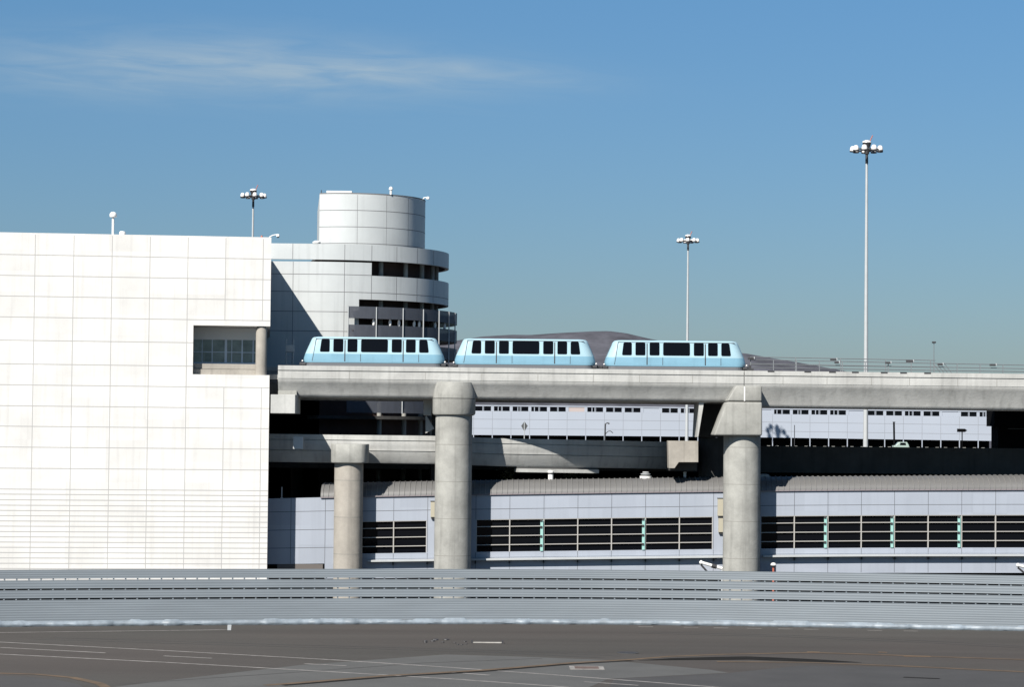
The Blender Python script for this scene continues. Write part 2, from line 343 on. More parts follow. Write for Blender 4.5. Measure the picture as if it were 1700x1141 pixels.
cover(974, 1110, 1.05, 'drain_cover', 'square rusty cover in a pale frame beside the orange line', True)
p = ground(785, 1068.5); q = ground(833, 1068.5)
t = thing('speed_bar', 'low white bar with black ends lying on the tarmac', 'bar', ((p.x + q.x) / 2, p.y, 0))
MB().box(p.x, q.x, p.y - .12, p.y + .12, 0.004, .08).build('bar', mat('worn_bar_paint', (.26, .25, .235), .8, var=.3, scale=2), t, bevel=.02)
MB().box(p.x - .12, p.x, p.y - .14, p.y + .14, 0.004, .2).build('end_cap', DARK, t); MB().box(q.x, q.x + .12, p.y - .14, p.y + .14, 0.004, .2).build('end_cap', DARK, t)
mb = MB()
for i in range(14):
    p = ground(random.uniform(705, 775), random.uniform(1063, 1072)); mb.ico((p.x, p.y, .03), random.uniform(.05, .16), 1.6, 1, .5)
tag(mb.build('loose_gravel', DARK), 'scatter of small dark debris on the tarmac left of the white bar', kind='stuff')

# ---------------------------------------------------------------- blast fence
fb = [(-160, 1044), (0, 1041.5), (280, 1039), (560, 1037.2), (850, 1036.8), (1100, 1038.3), (1400, 1043), (1700, 1048.5), (1850, 1051.5), (2100, 1056.5)]
fp = []
x = -160
while x <= 2080:
    # smooth the polyline a little
    y = sum(lerp(fb, x + d) for d in (-120, -60, 0, 60, 120)) / 5
    g = ground(x, y); fp.append((g.x, g.y, 0)); x += 30
Yf = lerp([(a[0], a[1]) for a in fp], 0)
hz = lambda py: at(850, py, Yf).z
fence = thing('blast_fence', 'long low blast fence of grey horizontal ribs with three slot rows', 'fence', (0, Yf, 0))
def lean(z): return 0.02 + 0.10 * max(0, z) ** 1.15 * 0.5
for (t0, b0) in ((946.2, 960.6), (963.2, 976.4), (979.0, 991.8), (994.6, 1029.5)):
    zt, zb = hz(t0), hz(b0); n = max(2, round((zt - zb) / 0.17)); prof = []
    for i in range(n * 6 + 1):
        z = zb + (zt - zb) * i / (n * 6); prof.append((lean(z) - 0.006 * math.cos(2 * math.pi * i / 6), z))
    prof += [(lean(zt) + 0.05, zt), (lean(zb) + 0.05, zb)]
    MB().sweep(prof, fp).build('ribbed_panel', FENCE, fence, smooth=60)
prof_h = hz(1028)
mb = MB(); acc = 0.0; pts = []
for i in range(len(fp) - 1):
    a, b = Vector(fp[i]), Vector(fp[i + 1]); k = max(1, int((b - a).length / 0.22))
    pts += [a.lerp(b, j / k) for j in range(k)]
vs = []; nrow = 6; bag = 0; jit = 0
for i, p_ in enumerate(pts):
    if bag <= 0: bag = random.randint(3, 7); jit = random.uniform(-.10, .10); tp = random.uniform(-.16, .07)
    bag -= 1
    for r_ in range(nrow):
        f_ = r_ / (nrow - 1); z = prof_h * 1.04 * f_ + (tp if r_ == nrow - 1 else 0) * 0.8
        out_ = 0.02 + .22 * math.sin(math.pi * min(1, .25 + f_ * .75)) + jit + random.uniform(-.014, .014)
        vs.append((p_.x, p_.y - out_ + .04, max(0.0, z)))
mb.add(vs, [(i * nrow + r_, (i + 1) * nrow + r_, (i + 1) * nrow + r_ + 1, i * nrow + r_ + 1) for i in range(len(pts) - 1) for r_ in range(nrow - 1)])
mb.build('base_skirt', SKIRT, fence, smooth=35)
post_top = hz(947); acc = 0.0; nposts = 0
for i in range(len(fp) - 1):
    a, b = Vector(fp[i]), Vector(fp[i + 1]); d = (b - a).length
    while acc < d:
        c = a.lerp(b, acc / d)
        if -40.5 < c.x < 40.5 and nposts < 100:
            zl = [0.02, 1.4, 2.8, post_top]; MB().add([(c.x + dx, c.y + lean(z) + .055 + dd, z) for z in zl for dx in (-.05, .05) for dd in (0, .07)], [(0, 1, 3, 2), (12, 14, 15, 13)] + [f for k in range(0, 12, 4) for f in ((k, k + 4, k + 5, k + 1), (k + 2, k + 3, k + 7, k + 6), (k, k + 2, k + 6, k + 4), (k + 1, k + 5, k + 7, k + 3))]).build('post', FENCE, fence); nposts += 1
        acc += 0.865
    acc -= d

# ---------------------------------------------------------------- white concrete building
PSI = math.atan(0.119)
C0 = at(447, 660, 198.6); C0.z = 0
wn = Vector((-math.sin(PSI), math.cos(PSI), 0)); wd_ = Vector((math.cos(PSI), math.sin(PSI), 0))
def wl(px, py):
    p = onplane(px, py, C0, wn); return ((p - C0).dot(wd_), p.z)
wb = thing('white_building', 'windowless white concrete block building with fine panel joints at left', 'building', C0, rotz=PSI)
UL = -44.0
ztop = wl(250, 392.3)[1]; zt_o = wl(385, 541)[1]; zb_o = wl(385, 622.5)[1]; u_o = wl(320.5, 580)[0]
zbot = wl(250, 971)[1]; DEP = 24.5; TH = 0.35
mb = MB()
mb.box(UL, u_o, 0, DEP, zbot, ztop)                         # main body
mb.slab([(u_o, 0), (0, 0), (.42, DEP), (u_o, DEP)], zt_o, ztop)                          # over the opening
mb.slab([(u_o, 0), (0, 0), (.42, DEP), (u_o, DEP)], zbot, zb_o)                          # under the opening
mb.mi = 1
PR = -0.004
rows = [wl(185, y)[1] for y in (425.5, 460, 494.2, 528.8, 567.3, 606.5)] + [wl(181, y)[1] for y in (641, 675.7, 709.5, 744, 779, 813.6, 822)] \
     + [wl(181, y)[1] for y in (831.3, 840.3, 849, 857.6, 866.4, 875, 883.9, 892.6, 901.3, 910, 918.7, 927.5, 936.4, 945, 953.8, 962.5)]
def strip_h(z, u0, u1, h=.06): mb.box(u0, u1, PR, 0.03, z - h / 2, z + h / 2)
for i, z in enumerate(rows):
    h = .07 if i < 12 else .075
    if zb_o < z < zt_o: strip_h(z, UL, u_o, h)
    else: strip_h(z, UL, -0.02, h)
cols = [wl(x, 500)[0] for x in (57, 121.3, 185, 248, 311, 373.7, 436)]
sp_ = (cols[-1] - cols[0]) / 6; cols = [cols[0] - sp_ * k for k in range(7, 0, -1)] + cols
zs = [ztop] + rows + [zbot]
for u_ in cols:
    for k in range(len(zs) - 1):
        a, b = zs[k] - .03, zs[k + 1] + .03
        if u_ > u_o and not (b >= zt_o - .3 or a <= zb_o + .3):
            continue
        if u_ > u_o: 
            if b < zt_o < a: b = zt_o
            if b < zb_o < a: a = zb_o
        if a - b > 0.02: mb.box(u_ - .03, u_ + .03, PR + .001, 0.03, b, a)
mb.build('wall', [WHITE, WJOINT], wb, local=True)
# parapet cap, plinth
MB().box(UL, 0.0, 0.01, 0.5, ztop + .002, ztop + .10).build('parapet_cap', WHITE, wb, local=True)
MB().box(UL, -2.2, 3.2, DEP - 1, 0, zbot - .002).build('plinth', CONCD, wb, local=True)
# corner opening: glazed vestibule, concrete ledge, round column
VB = 3.3
u_c = wl(434, 580)[0]; u_v1 = wl(426, 580)[0] + .1
z_sill = wl(385, 603)[1] ; z_hd = wl(385, 562)[1]
vst = MB(); vst.box(u_o + .01, u_v1, VB + .12, 8, z_sill - .6, zt_o - .02); vst.build('vestibule_core', BLACK, wb, local=True)
MB().box(u_o + .01, u_v1, VB - .02, VB + .1, z_hd, zt_o - .03).build('header_panel', mat('header_grey', (0.55, 0.57, 0.59), .6), wb, local=True)
def uu(px): return wl(px, 580)[0] + VB * 0.0
zq0, zq1 = z_sill - .02, z_hd
win = MB().box(u_o + .02, u_v1, VB + .03, VB + .1, zq0, zq1).build('window', GLASSB, wb, local=True)
fr = MB()
for px, wpx in ((335, 1.2), (352, 1.6), (375, 4.0), (385, 1.2), (402.5, 2.2), (421, 1.6)):
    uq = uu(px); hw = wpx / 40; fr.box(uq - hw, uq + hw, VB - .03, VB + .03, zq0, zq1)
fr.box(u_o + .02, u_v1, VB - .05, VB + .03, zq0 - .02, zq0 + .16)
zm = wl(385, 583)[1]; fr.box(u_o + .02, u_v1, VB - .02, VB + .029, zm - .03, zm + .03)
fr.build('frame', SLATE, win, local=True)
sg = MB(); sg.box(uu(341), uu(350), VB + .0, VB + .028, wl(385, 598)[1], wl(385, 585)[1]); sg.build('pane', mat('seen_through_glass', (.12, .16, .15), .3, var=.5, scale=2), win, local=True)
MB().box(u_o + .01, u_c + .1, .85, 2.2, zb_o - .1, wl(385, 613.2)[1]).build('ledge', CONCW, wb, local=True)
MB().box(u_o + .01, u_c + .1, 1.0, 2.4, wl(385, 612.6)[1], wl(385, 604)[1]).build('ledge', CONCW, wb, local=True)
MB().lathe([(.46, zb_o - .05), (.46, zt_o - .25), (.40, zt_o - .03)], u_c, .55, 32).build('column', CONCW, wb, local=True, smooth=40)
# things standing on its roof
def rooftop(px, depth): 
    u_ = wl(px, 392)[0]; p_ = C0 + wd_ * u_ + wn * depth; return Vector((p_.x, p_.y, ztop))
p = rooftop(185.5, 2.0); hh = (391 - 348) / 20.5
t = thing('roof_vent', 'tall slender white vent pipe with a domed cap on the white roof', 'vent', p)
MB().lathe([(.10, p.z), (.10, p.z + hh - .25)], p.x, p.y, 16).build('pipe', WPAINT, t, smooth=40)
MB().lathe([(.27, p.z + hh - .40), (.30, p.z + hh - .32), (.29, p.z + hh - .15), (.20, p.z + hh - .02), (.05, p.z + hh + .04)], p.x, p.y, 20).build('cap', WPAINT, t, smooth=50)
p = rooftop(201.5, 2.0); t = thing('roof_vent', 'short stubby white vent beside the tall vent on the white roof', 'vent', p)
MB().lathe([(.16, p.z), (.16, p.z + .3)], p.x, p.y, 16).build('pipe', WPAINT, t, smooth=40)
MB().lathe([(.26, p.z + .22), (.27, p.z + .42), (.2, p.z + .52)], p.x, p.y, 20).build('cap', WPAINT, t, smooth=40)
p = rooftop(445, 1.2); t = thing('security_camera', 'white camera on a curved arm at the corner of the white roof', 'camera', p)
arc = [(p.x + .05 + .75 * (1 - math.cos(a)) , p.y, p.z + .42 * math.sin(a)) for a in [i * math.pi / 2 / 8 for i in range(9)]]
MB().tube(arc, .045, 8).build('arm', WPAINT, t, smooth=60)
MB().lathe([(.1, arc[-1][2] + .05), (.14, arc[-1][2] - .02), (.14, arc[-1][2] - .16)], arc[-1][0] + .05, p.y, 16).build('housing', WPAINT, t, smooth=40)
MB().ico((arc[-1][0] + .05, p.y, arc[-1][2] - .17), .11).build('dome', DARK, t, smooth=80)
p = rooftop(435, 1.5); t = thing('warning_lamp', 'tiny dull red lamp on the white roof near its corner', 'lamp', p)
MB().lathe([(.09, p.z), (.09, p.z + .18)], p.x, p.y, 12).build('base', DARK, t); MB().lathe([(.08, p.z + .181), (.1, p.z + .26), (.05, p.z + .36)], p.x, p.y, 12).build('lens', RED, t, smooth=60)

# ---------------------------------------------------------------- round parking tower
TY = 233.0; TX = at(545, 560, TY).x; TR = (744 - 545) / F * TY; YF_ = TY - TR
tz = lambda py, px=545: at(px, py, YF_).z
tower = thing('parking_tower', 'grey panelled round parking ramp tower with open dark storeys', 'tower', (TX, TY, 0))
XL = at(438, 560, YF_).x                       # left end of the straight wall (behind the white block)
def band(mb, th0, th1, zb, zt, rad, th, left=None, dy=0.0):
    pts = []; n = max(2, int((th1 - th0) / 2.5))
    for i in range(n + 1):
        a = R(th0 + (th1 - th0) * i / n); pts.append((TX + rad * math.sin(a), TY - rad * math.cos(a), 0))
    if left is not None: pts = [(left, TY - rad, 0)] + pts
    mb.sweep([(0, zb), (0, zt), (th, zt), (th, zb)], pts)
def thx(px, rad=TR): return math.degrees(math.asin(max(-1, min(1, (at(px, 500, TY).x - TX) / rad))))
seams = [thx(x) for x in (537, 585, 627, 665.6, 697, 722)]
def vjoint(mb, th, zb, zt, rad=TR):
    a = R(th); band(mb, th - .12, th + .12, zb, zt, rad + .005, .05)
# upper ring
zr1, zr0 = tz(404.8), tz(431.0)
mb = MB(); band(mb, 0, 185, zr0, zr1, TR, .35, XL); mb.mi = 1
for s_ in seams: vjoint(mb, s_, zr0 + .02, zr1 - .02)
for px in (486,): q = at(px, 420, YF_).x; mb.box(q - .025, q + .025, YF_ - .005, YF_ + .03, zr0 + .02, zr1 - .02)
mb.build('parapet_ring', [TOWER, TJOINT], tower, smooth=20)
# main curved wall with the slots cut out of it
z2t, z2s, z3 = tz(434.6), tz(456.0), tz(496.0); zlow = tz(640)
tA, tB = thx(627), thx(608)
mb = MB()
band(mb, 0, tB, zlow, z3, TR, .35, XL)
band(mb, 0, tB, z3, z2s, TR, .35, XL); band(mb, tB, 185, z3, z2s, TR, .35)
band(mb, 0, tA, z2s, z2t, TR, .35, XL)
mb.mi = 1
for py, t1 in ((455.5, tA), (484.5, 100), (517.5, tB), (550, tB), (487.8, 0)):
    if t1 > 0: band(mb, 0, t1, tz(py) - .03, tz(py) + .03, TR + .005, .04, XL)
for s_ in seams:
    vjoint(mb, s_, (zlow if s_ < tB else z3) + .02, (z2t if s_ < tA else z2s) - .02)
q = at(486, 500, YF_).x; mb.box(q - .025, q + .025, YF_ - .0045, YF_ + .03, zlow, z2t - .02)
mb.build('wall', [TOWER, TJOINT], tower, smooth=20)
# dark core, floors and columns inside
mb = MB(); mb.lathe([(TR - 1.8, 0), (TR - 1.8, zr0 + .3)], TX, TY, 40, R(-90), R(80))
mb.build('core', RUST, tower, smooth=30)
fl = []
for py in (431.0 - 3, 460, 500, 545, 590, 640): fl.append(tz(py))
mb = MB(); zroof = zr0 + .35
def disc(z0, z1, rad, mbx, cut=True):
    a0 = R(-82); pts = [(TX + rad * math.cos(a0 + (math.pi * 1.06) * j / 48), TY + rad * math.sin(a0 + (math.pi * 1.06) * j / 48)) for j in range(49)]
    pts = [(TX + math.sin(R(0)) , TY - rad * .985)] + pts
    mbx.slab(pts, z0, z1)
disc(zroof, zroof + .25, TR - .4, mb); mb.build('roof_deck', CONCD, tower)
for za in (z2s - .9, z3 - 3.0, zlow, tz(690)):
    mb = MB(); disc(za - .3, za, TR - .4, mb); mb.build('floor_deck', CONCD, tower)
for th_ in (32, 48, 62, 76, 90):
    a = R(th_); MB().lathe([(.22, 4), (.22, zr0 + .3)], TX + (TR - 1.2) * math.sin(a), TY - (TR - 1.2) * math.cos(a), 14).build('column', CONC, tower, smooth=40)
# perforated screens hung outside the ramp
SR = (758.5 - 545) / F * TY
sL = thx(592, SR)
for (pt, pb) in ((508.6, 528.4), (539.0, 560), (571, 592), (664.5, 685)):
    mb = MB(); band(mb, sL, 150, tz(pb), tz(pt), SR, .06); mb.build('screen', SCREEN, tower, smooth=25)
for px, pe in ((592.6, 592), (636, 592), (677, 686), (708, 592), (732, 620), (747, 620), (756, 620)):
    a = R(thx(px, SR)); x_, y_ = TX + (SR + .04) * math.sin(a), TY - (SR + .04) * math.cos(a)
    MB().tube([(x_, y_, tz(pe)), (x_, y_, tz(509))], .055, 8).build('screen_post', GALV, tower, smooth=60)
for px in (634, 660, 674, 698, 706, 731, 746):
    a = R(thx(px, SR)); x_, y_ = TX + (SR - .35) * math.sin(a), TY - (SR - .35) * math.cos(a)
    MB().lathe([(.09, tz(541)), (.15, tz(534)), (.10, tz(529)), (.03, tz(528.5)), (.03, tz(521))], x_, y_, 10).build('lamp_or_glint_bar', WPAINT, tower, smooth=40)
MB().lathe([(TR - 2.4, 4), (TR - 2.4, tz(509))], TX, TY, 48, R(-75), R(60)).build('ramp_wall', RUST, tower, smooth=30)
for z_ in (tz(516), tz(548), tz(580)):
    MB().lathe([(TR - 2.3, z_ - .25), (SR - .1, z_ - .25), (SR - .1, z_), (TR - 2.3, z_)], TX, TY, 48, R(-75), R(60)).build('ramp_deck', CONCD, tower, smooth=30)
# drum
DX, DY, DR = at(587, 360, TY - 1).x, TY - 1.5, 119 / F * TY
zd1, zd0 = at(587, 320.5, DY - DR).z, zr0 + .6
A0, A1 = -R(113.3), R(100); ND = 80; mb = MB()
angs = [A0 + (A1 - A0) * k / ND for k in range(ND + 1)]
zc = at(529, 349, DY - 4).z; xB = at(529, 360, DY - 1).x
plan = [(DX + DR * math.cos(a), DY + DR * math.sin(a), zd1) for a in angs] + [(xB, DY + 3.0, zd1 - .3), (xB, DY - 2.5, zc)]
n_ = len(plan); mb.add([(x, y, zd0) for x, y, z in plan] + plan, [(k, (k + 1) % n_, n_ + (k + 1) % n_, n_ + k) for k in range(n_)] + [list(range(n_, 2 * n_))])
mb.mi = 1
for px in (601, 647, 681):
    a = math.asin((at(px, 360, DY).x - DX) / DR); mb.lathe([(DR + .005, zd0), (DR + .005, zd1 - .15)], DX, DY, 1, a - math.pi / 2 - .0025, a - math.pi / 2 + .0025)
for py in (349, 376.5, 404): z_ = at(587, py, DY - DR).z; mb.lathe([(DR + .006, z_ - .03), (DR + .006, z_ + .03)], DX, DY, 72, A0, A1)
mb.lathe([(DR + .02, zd1 - .06), (DR + .02, zd1 + .03)], DX, DY, 72, A0, A1)
mb.build('drum', [TOWER, TJOINT], tower, smooth=20)
MB().box(at(548, 320, DY).x, at(589, 320, DY).x, DY - 4.5, DY, zd1, zd1 + .45).build('roof_hatch', WHITE, tower)
# small things on the tower
def small_vent(px, py, Y, zb, h, r, label):
    x_ = at(px, py, Y).x; t = thing('roof_vent', label, 'vent', (x_, Y, zb))
    MB().lathe([(r, zb), (r, zb + h * .7)], x_, Y, 14).build('pipe', WPAINT, t, smooth=40)
    MB().lathe([(r * 1.7, zb + h * .62), (r * 1.8, zb + h * .8), (r * .8, zb + h)], x_, Y, 14).build('cap', WPAINT, t, smooth=50)
small_vent(649, 320, DY - DR + 1.2, zd1, .75, .11, 'small white vent standing on the rim of the round drum')
small_vent(525.5, 403, YF_ + 1.0, zr1 - .3, .65, .22, 'low white dome vent on the ring at the foot of the drum')
xx = at(539, 318, DY).x; t = thing('roof_mast', 'thin dark aerial rod at the left edge of the drum top', 'aerial', (xx, DY - 4, zd1))
MB().tube([(xx, DY - 4, zd1), (xx, DY - 4, zd1 + .55)], .04, 6).build('rod', DARK, t); MB().lathe([(.09, zd1), (.09, zd1 + .1)], xx, DY - 4, 10).build('base', DARK, t)
xx = at(702, 333, DY).x; zz = zd1 - .1
t = thing('security_camera', 'white camera on a short arm at the right rim of the drum', 'camera', (xx, DY - 1.5, zz))
MB().tube([(xx, DY - 1.5, zz), (xx + .15, DY - 1.5, zz + .25), (xx + .5, DY - 1.5, zz + .3)], .05, 8).build('arm', WPAINT, t, smooth=60)
MB().lathe([(.10, zz + .36), (.16, zz + .26), (.15, zz + .12)], xx + .55, DY - 1.5, 14).build('housing', WPAINT, t, smooth=50)
xx = at(586, 548, YF_).x; zz = tz(549, 586)
t = thing('wall_light', 'small dark light fitting on the grey tower wall above the train', 'light', (xx, YF_ - .02, zz))
MB().box(xx - .18, xx + .1, YF_ - .45, YF_ + .1, zz - .08, zz + .08).build('housing', DARK, t, bevel=.03); MB().prism([(xx - .2, zz + .05), (xx, zz + .05), (xx + .02, zz + .2), (xx - .22, zz + .2)], YF_ - .1, YF_ + .1).build('bracket', DARK, t)

# ---------------------------------------------------------------- upper guideway, spans
GY = 199.3
zD = at(850, 611.2, GY).z
SL = (at(1690, 621.5, GY).z - at(480, 607.5, GY).z) / (at(1690, 621.5, GY).x - at(480, 607.5, GY).x)
def gz(x): return zD + SL * (x - at(850, 611, GY).x)
gw = thing('elevated_guideway', 'long upper concrete guideway beam carrying the blue train', 'guideway', (0, GY, 0))
def span(x0, x1, deep, name='girder', y0=GY, back=4.8):
    d = -deep
    prof = [(0, 0), (0, -.38), (.10, -.385), (.10, -.455), (0, -.46), (0, -1.07), (.04, -1.075), (.04, -1.11), (.0, -1.12), (.05, -1.36), (.12, -1.44), (.53, d + .30), (.62, d + .12), (.80, d), (back - .80, d), (back - .53, d + .3), (back - .12, -1.44), (back, -1.1), (back, 0)]
    K = 12; path = [(x0 + (x1 - x0) * i / K, y0, gz(x0 + (x1 - x0) * i / K)) for i in range(K + 1)]
    mb = MB().sweep(prof, path); mb.mi = 1
    if y0 == GY:
        for px in (580, 706, 800, 893, 985, 1062, 1150, 1300, 1373, 1447, 1510, 1590, 1655):
            x_ = at(px, 625, GY).x
            if x0 + .5 < x_ < x1 - .5: mb.box(x_ - .018, x_ + .018, GY - .003, GY + .05, gz(x_) - 1.06, gz(x_) - .47)
    return mb.build(name, [CONCL, CJOINT], gw, smooth=35)
xg0 = at(461.5, 620, GY).x; xj = at(1235.5, 620, GY).x; xg1 = at(2250, 620, GY).x
span(xg0, xj - .03, 2.62); span(xj + .03, xg1, 3.05)
span(xg0 - 2, xg1, 2.75, 'rear_girder', GY + 5.6, 5.0)
# dark web haunch panels and bearings at the left end
xa, xb = at(461.5, 650, GY).x, at(491, 650, GY).x
z0 = at(475, 687, GY).z; z1 = gz(xb) - 2.45
t = thing('bearing_block', 'pale concrete bearing block under the left end of the upper guideway', 'block', ((at(449, 670, GY).x + xb) / 2, GY, z0))
MB().box(at(449.3, 670, 197.4).x, at(490, 670, 197.4).x, 197.4, GY + 3, z0, z1).build('block', CONCL, t, bevel=.03)
MB().box(xa, at(492.5, 650, GY).x, GY + .08, GY + 3, z1 + .003, z1 + .35).build('shoe', CONC, t, bevel=.02)
MB().box(at(447, 670, GY).x - 2, at(449.3, 670, GY).x - .003, GY + .5, GY + 2, z0 + .2, z1 - .2).build('bracket', CONCD, t)
# bearing pads, dark, along the deck edge
for px in (1280, 1341, 1382, 1420, 1468, 1500, 1540):
    x_ = at(px, 616, GY).x; MB().box(x_ - .28, x_ + .28, GY - .012, GY + .2, gz(x_) - .10, gz(x_) + .03).build('drain_slot', DARK, gw)
x_ = xg0 + .0
MB().box(xg0 - 1.4, xg0, GY + 1.0, GY + 3.6, gz(xg0) - 1.15, gz(xg0) - .75).build('end_shelf', CONCL, gw)

# ---------------------------------------------------------------- piers
def pier_round(name, label, px, r, Y, prof_px, cmat):
    x_ = at(px, 800, Y).x; t = thing(name, label, 'pier', (x_, Y, 0))
    mb = MB().lathe([(r, 0), (r, prof_px[0] + .12)], x_, Y, 48); mb.mi = 1; z_ = 1.1
    while z_ < prof_px[0] - .5: mb.lathe([(r + .002, z_ - .022), (r + .004, z_), (r + .002, z_ + .022)], x_, Y, 48); z_ += 3.05
    mb.build('column', [cmat, CJOINT], t, smooth=40)
    return t, x_
PY1 = 199.7
zg = lambda py, px, Y: at(px, py, Y).z
t, x_ = pier_round('guideway_pier', 'round concrete pier under the upper guideway below the first and second train cars', 752.5, 1.52, PY1, [zg(690, 752, PY1 - 1.5)], CONC)
f = PY1 - 1.7
MB().lathe([(1.55, zg(690, 752, f)), (1.72, zg(688.5, 752, f)), (1.78, zg(686, 752, f)), (1.78, zg(662.2, 752, f))], x_, PY1, 56).build('capital', CONC, t, smooth=35)
MB().lathe([(1.77, zg(661.2, 752, f)), (1.74, zg(654, 752, f)), (1.62, zg(644, 752, f)), (1.50, zg(636, 752, f)), (1.46, zg(634, 752, f))], x_, PY1, 56).build('bearing_head', CONC, t, smooth=35)
MB().lathe([(1.70, zg(662.3, 752, f)), (1.70, zg(661.0, 752, f))], x_, PY1, 40).build('joint_ring', CONCD, t)
t2, x2 = pier_round('guideway_pier', 'round concrete pier under the upper guideway below the end of the third train car', 1231.5, 1.53, PY1, [zg(725, 1231, PY1 - 1.5)], CONC)
fr_ = PY1 - 2.0
P = lambda px, py, Y: (at(px, py, Y).x, at(px, py, Y).z)
MB().prism([P(1185, 723.5, fr_), P(1265.5, 724, fr_), P(1265.5, 668, fr_), P(1206, 667.4, fr_)], fr_, PY1 + 1.6).build('capital', CONC, t2, bevel=.16, seg=3, smooth=40)
MB().prism([P(1206.5, 666.6, fr_), P(1265, 667.2, fr_), P(1265, 641, fr_), P(1222, 640.4, fr_)], fr_ + .04, PY1 + 1.4).build('bearing_head', CONC, t2, bevel=.14, seg=3, smooth=40)
MB().box(at(1235.2, 650, fr_).x, at(1237.2, 650, fr_).x, fr_ + .02, fr_ + .3, P(1236, 666, fr_)[1], P(1236, 642.5, fr_)[1]).build('sealant_joint', WPAINT, t2)
# rear pier
RY = 207.3; rf = RY - 1.7
xr = at(1188, 760, RY).x
t3 = thing('guideway_pier', 'shaded rear pier with a slanted head left of the third car pier', 'pier', (xr, RY, 0))
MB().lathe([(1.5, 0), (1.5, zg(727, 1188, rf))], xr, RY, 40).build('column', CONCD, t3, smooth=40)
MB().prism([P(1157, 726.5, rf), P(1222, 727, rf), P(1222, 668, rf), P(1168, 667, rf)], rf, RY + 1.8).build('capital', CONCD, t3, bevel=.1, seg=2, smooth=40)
MB().prism([P(1144, 727, rf + 4), P(1158.6, 727, rf), P(1169, 667, rf), P(1160, 667, rf + 4)], rf - .002, RY + 1.7).build('side_face', CONCL, t3) if False else None
MB().prism([P(1157.5, 726, 200.3), P(1159.2, 726, 200.3), P(1168.5, 669, 200.3), P(1184, 667.6, 200.3), P(1184, 666.4, 200.3), P(1160.5, 666.8, 200.3)], 200.3, rf - .003).build('lit_strip_fin', CONCL, t3)  # added fin, set forward into the sun to give a lit strip
# rear pier cap left of first pier
ky = 207.0
xk = at(711, 675, ky).x; t4 = thing('guideway_pier', 'rear pier mostly hidden behind the first car pier with its pale head showing at left', 'pier', (xk, ky, 0))
MB().prism([P(703, 690, 202.6), P(716, 690.5, 202.6), P(719, 661, 202.6), P(703, 660.5, 202.6)], 202.6, 204.2).build('capital', CONCL, t4, bevel=.04)
MB().prism([P(706.5, 720, 202.8), P(721, 712, 202.8), P(706.5, 688, 202.8)], 202.8, 203.2).build('bracket', CONCL, t4)
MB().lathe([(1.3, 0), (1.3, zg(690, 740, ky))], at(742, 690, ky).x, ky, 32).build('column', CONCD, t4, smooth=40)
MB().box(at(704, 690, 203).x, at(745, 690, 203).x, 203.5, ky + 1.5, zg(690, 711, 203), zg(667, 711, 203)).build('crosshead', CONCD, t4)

# ---------------------------------------------------------------- lower guideway
lowY = [(430, 202.6), (560, 202.6), (650, 202.5), (720, 202.6), (790, 202.9), (850, 203.3), (910, 204.2), (970, 205.4), (1040, 207.2), (1110, 209.2), (1150, 210.6)]
lowT = [(430, 720.5), (540, 722), (720, 724), (835, 728.3), (1000, 731.5), (1150, 735)]
lg = thing('lower_guideway', 'lower curving concrete guideway beam passing behind the first pier', 'guideway', (0, 202, 0))
path = []; pxs = list(range(436, 1151, 17))
for px in pxs:
    Y = sum(lerp(lowY, px + d) for d in (-30, 0, 30)) / 3; p_ = at(px, lerp(lowT, px), Y); path.append((p_.x, p_.y, p_.z))
prof = [(0, 0), (0, -.42), (.10, -.425), (.10, -.495), (.0, -.50), (.0, -.95), (.02, -1.0), (.03, -1.30), (.16, -1.31), (.16, -1.36), (.08, -1.37), (.36, -2.2), (.5, -2.36), (2.6, -2.36), (2.9, -1.3), (2.9, 0)]
MB().sweep(prof, path).build('beam', CONCL, lg, smooth=35)
k0 = next(i for i, px in enumerate(pxs) if px > 845); k1 = next(i for i, px in enumerate(pxs) if px > 1010)
MB().sweep([(.25, -2.52), (.25, -2.82), (1.4, -2.82), (1.4, -2.52)], path[k0:k1]).build('bottom_flange', CONCL, lg)
MB().sweep([(.5, -2.361), (.5, -2.519), (1.2, -2.519), (1.2, -2.361)], path[k0:k1]).build('hanger', CONCD, lg)
p_ = at(495, 735, 200.9); MB().box(p_.x - .42, p_.x + .42, 200.8, 201.29, p_.z - .55, p_.z + .5).build('utility_box', GALV, lg, bevel=.03)
LY = 200.6
t, x_ = pier_round('guideway_pier', 'shorter round concrete pier carrying the lower guideway near the white building', 579, 1.2, LY, [zg(771, 579, LY - 1.2)], CONCW)
ff = LY - 1.5
kx = (P(610.5, 750, ff)[0] - P(548, 750, ff)[0]) / 2; ko = (P(610.5, 750, ff)[0] + P(548, 750, ff)[0]) / 2
cp_ = [(kx * .97, P(579, 768.8, ff)[1]), (kx, P(579, 767, ff)[1]), (kx, P(579, 738.2, ff)[1]), (kx * .985, P(579, 737.6, ff)[1])]; mb = MB(); oo = []
for w_, z_ in cp_: oo += [(ko + a, LY + b, z_) for a, b in [((math.copysign(abs(math.cos(q)) ** .55, math.cos(q))) * w_, (math.copysign(abs(math.sin(q)) ** .55, math.sin(q))) * 1.5 * w_ / kx) for q in [2 * math.pi * j / 64 for j in range(64)]]]
mb.add(oo, [(i * 64 + j, i * 64 + (j + 1) % 64, (i + 1) * 64 + (j + 1) % 64, (i + 1) * 64 + j) for i in range(3) for j in range(64)] + [list(range(63, -1, -1)), [192 + j for j in range(64)]]); mb.build('capital', CONC, t, smooth=40)
t = thing('crosshead_block', 'pale square concrete block at the end of the lower guideway', 'block', (at(1134, 770, 201.2).x, 202, at(1134, 779, 201.2).z))
MB().prism([P(1109.5, 732.3, 201.2), P(1159.3, 732.6, 201.2), P(1159.3, 768, 201.2), P(1127, 768, 201.2), P(1120, 778, 201.2), P(1110.5, 778, 201.2)], 201.2, 203.2).build('block', CONCW, t, bevel=.03)
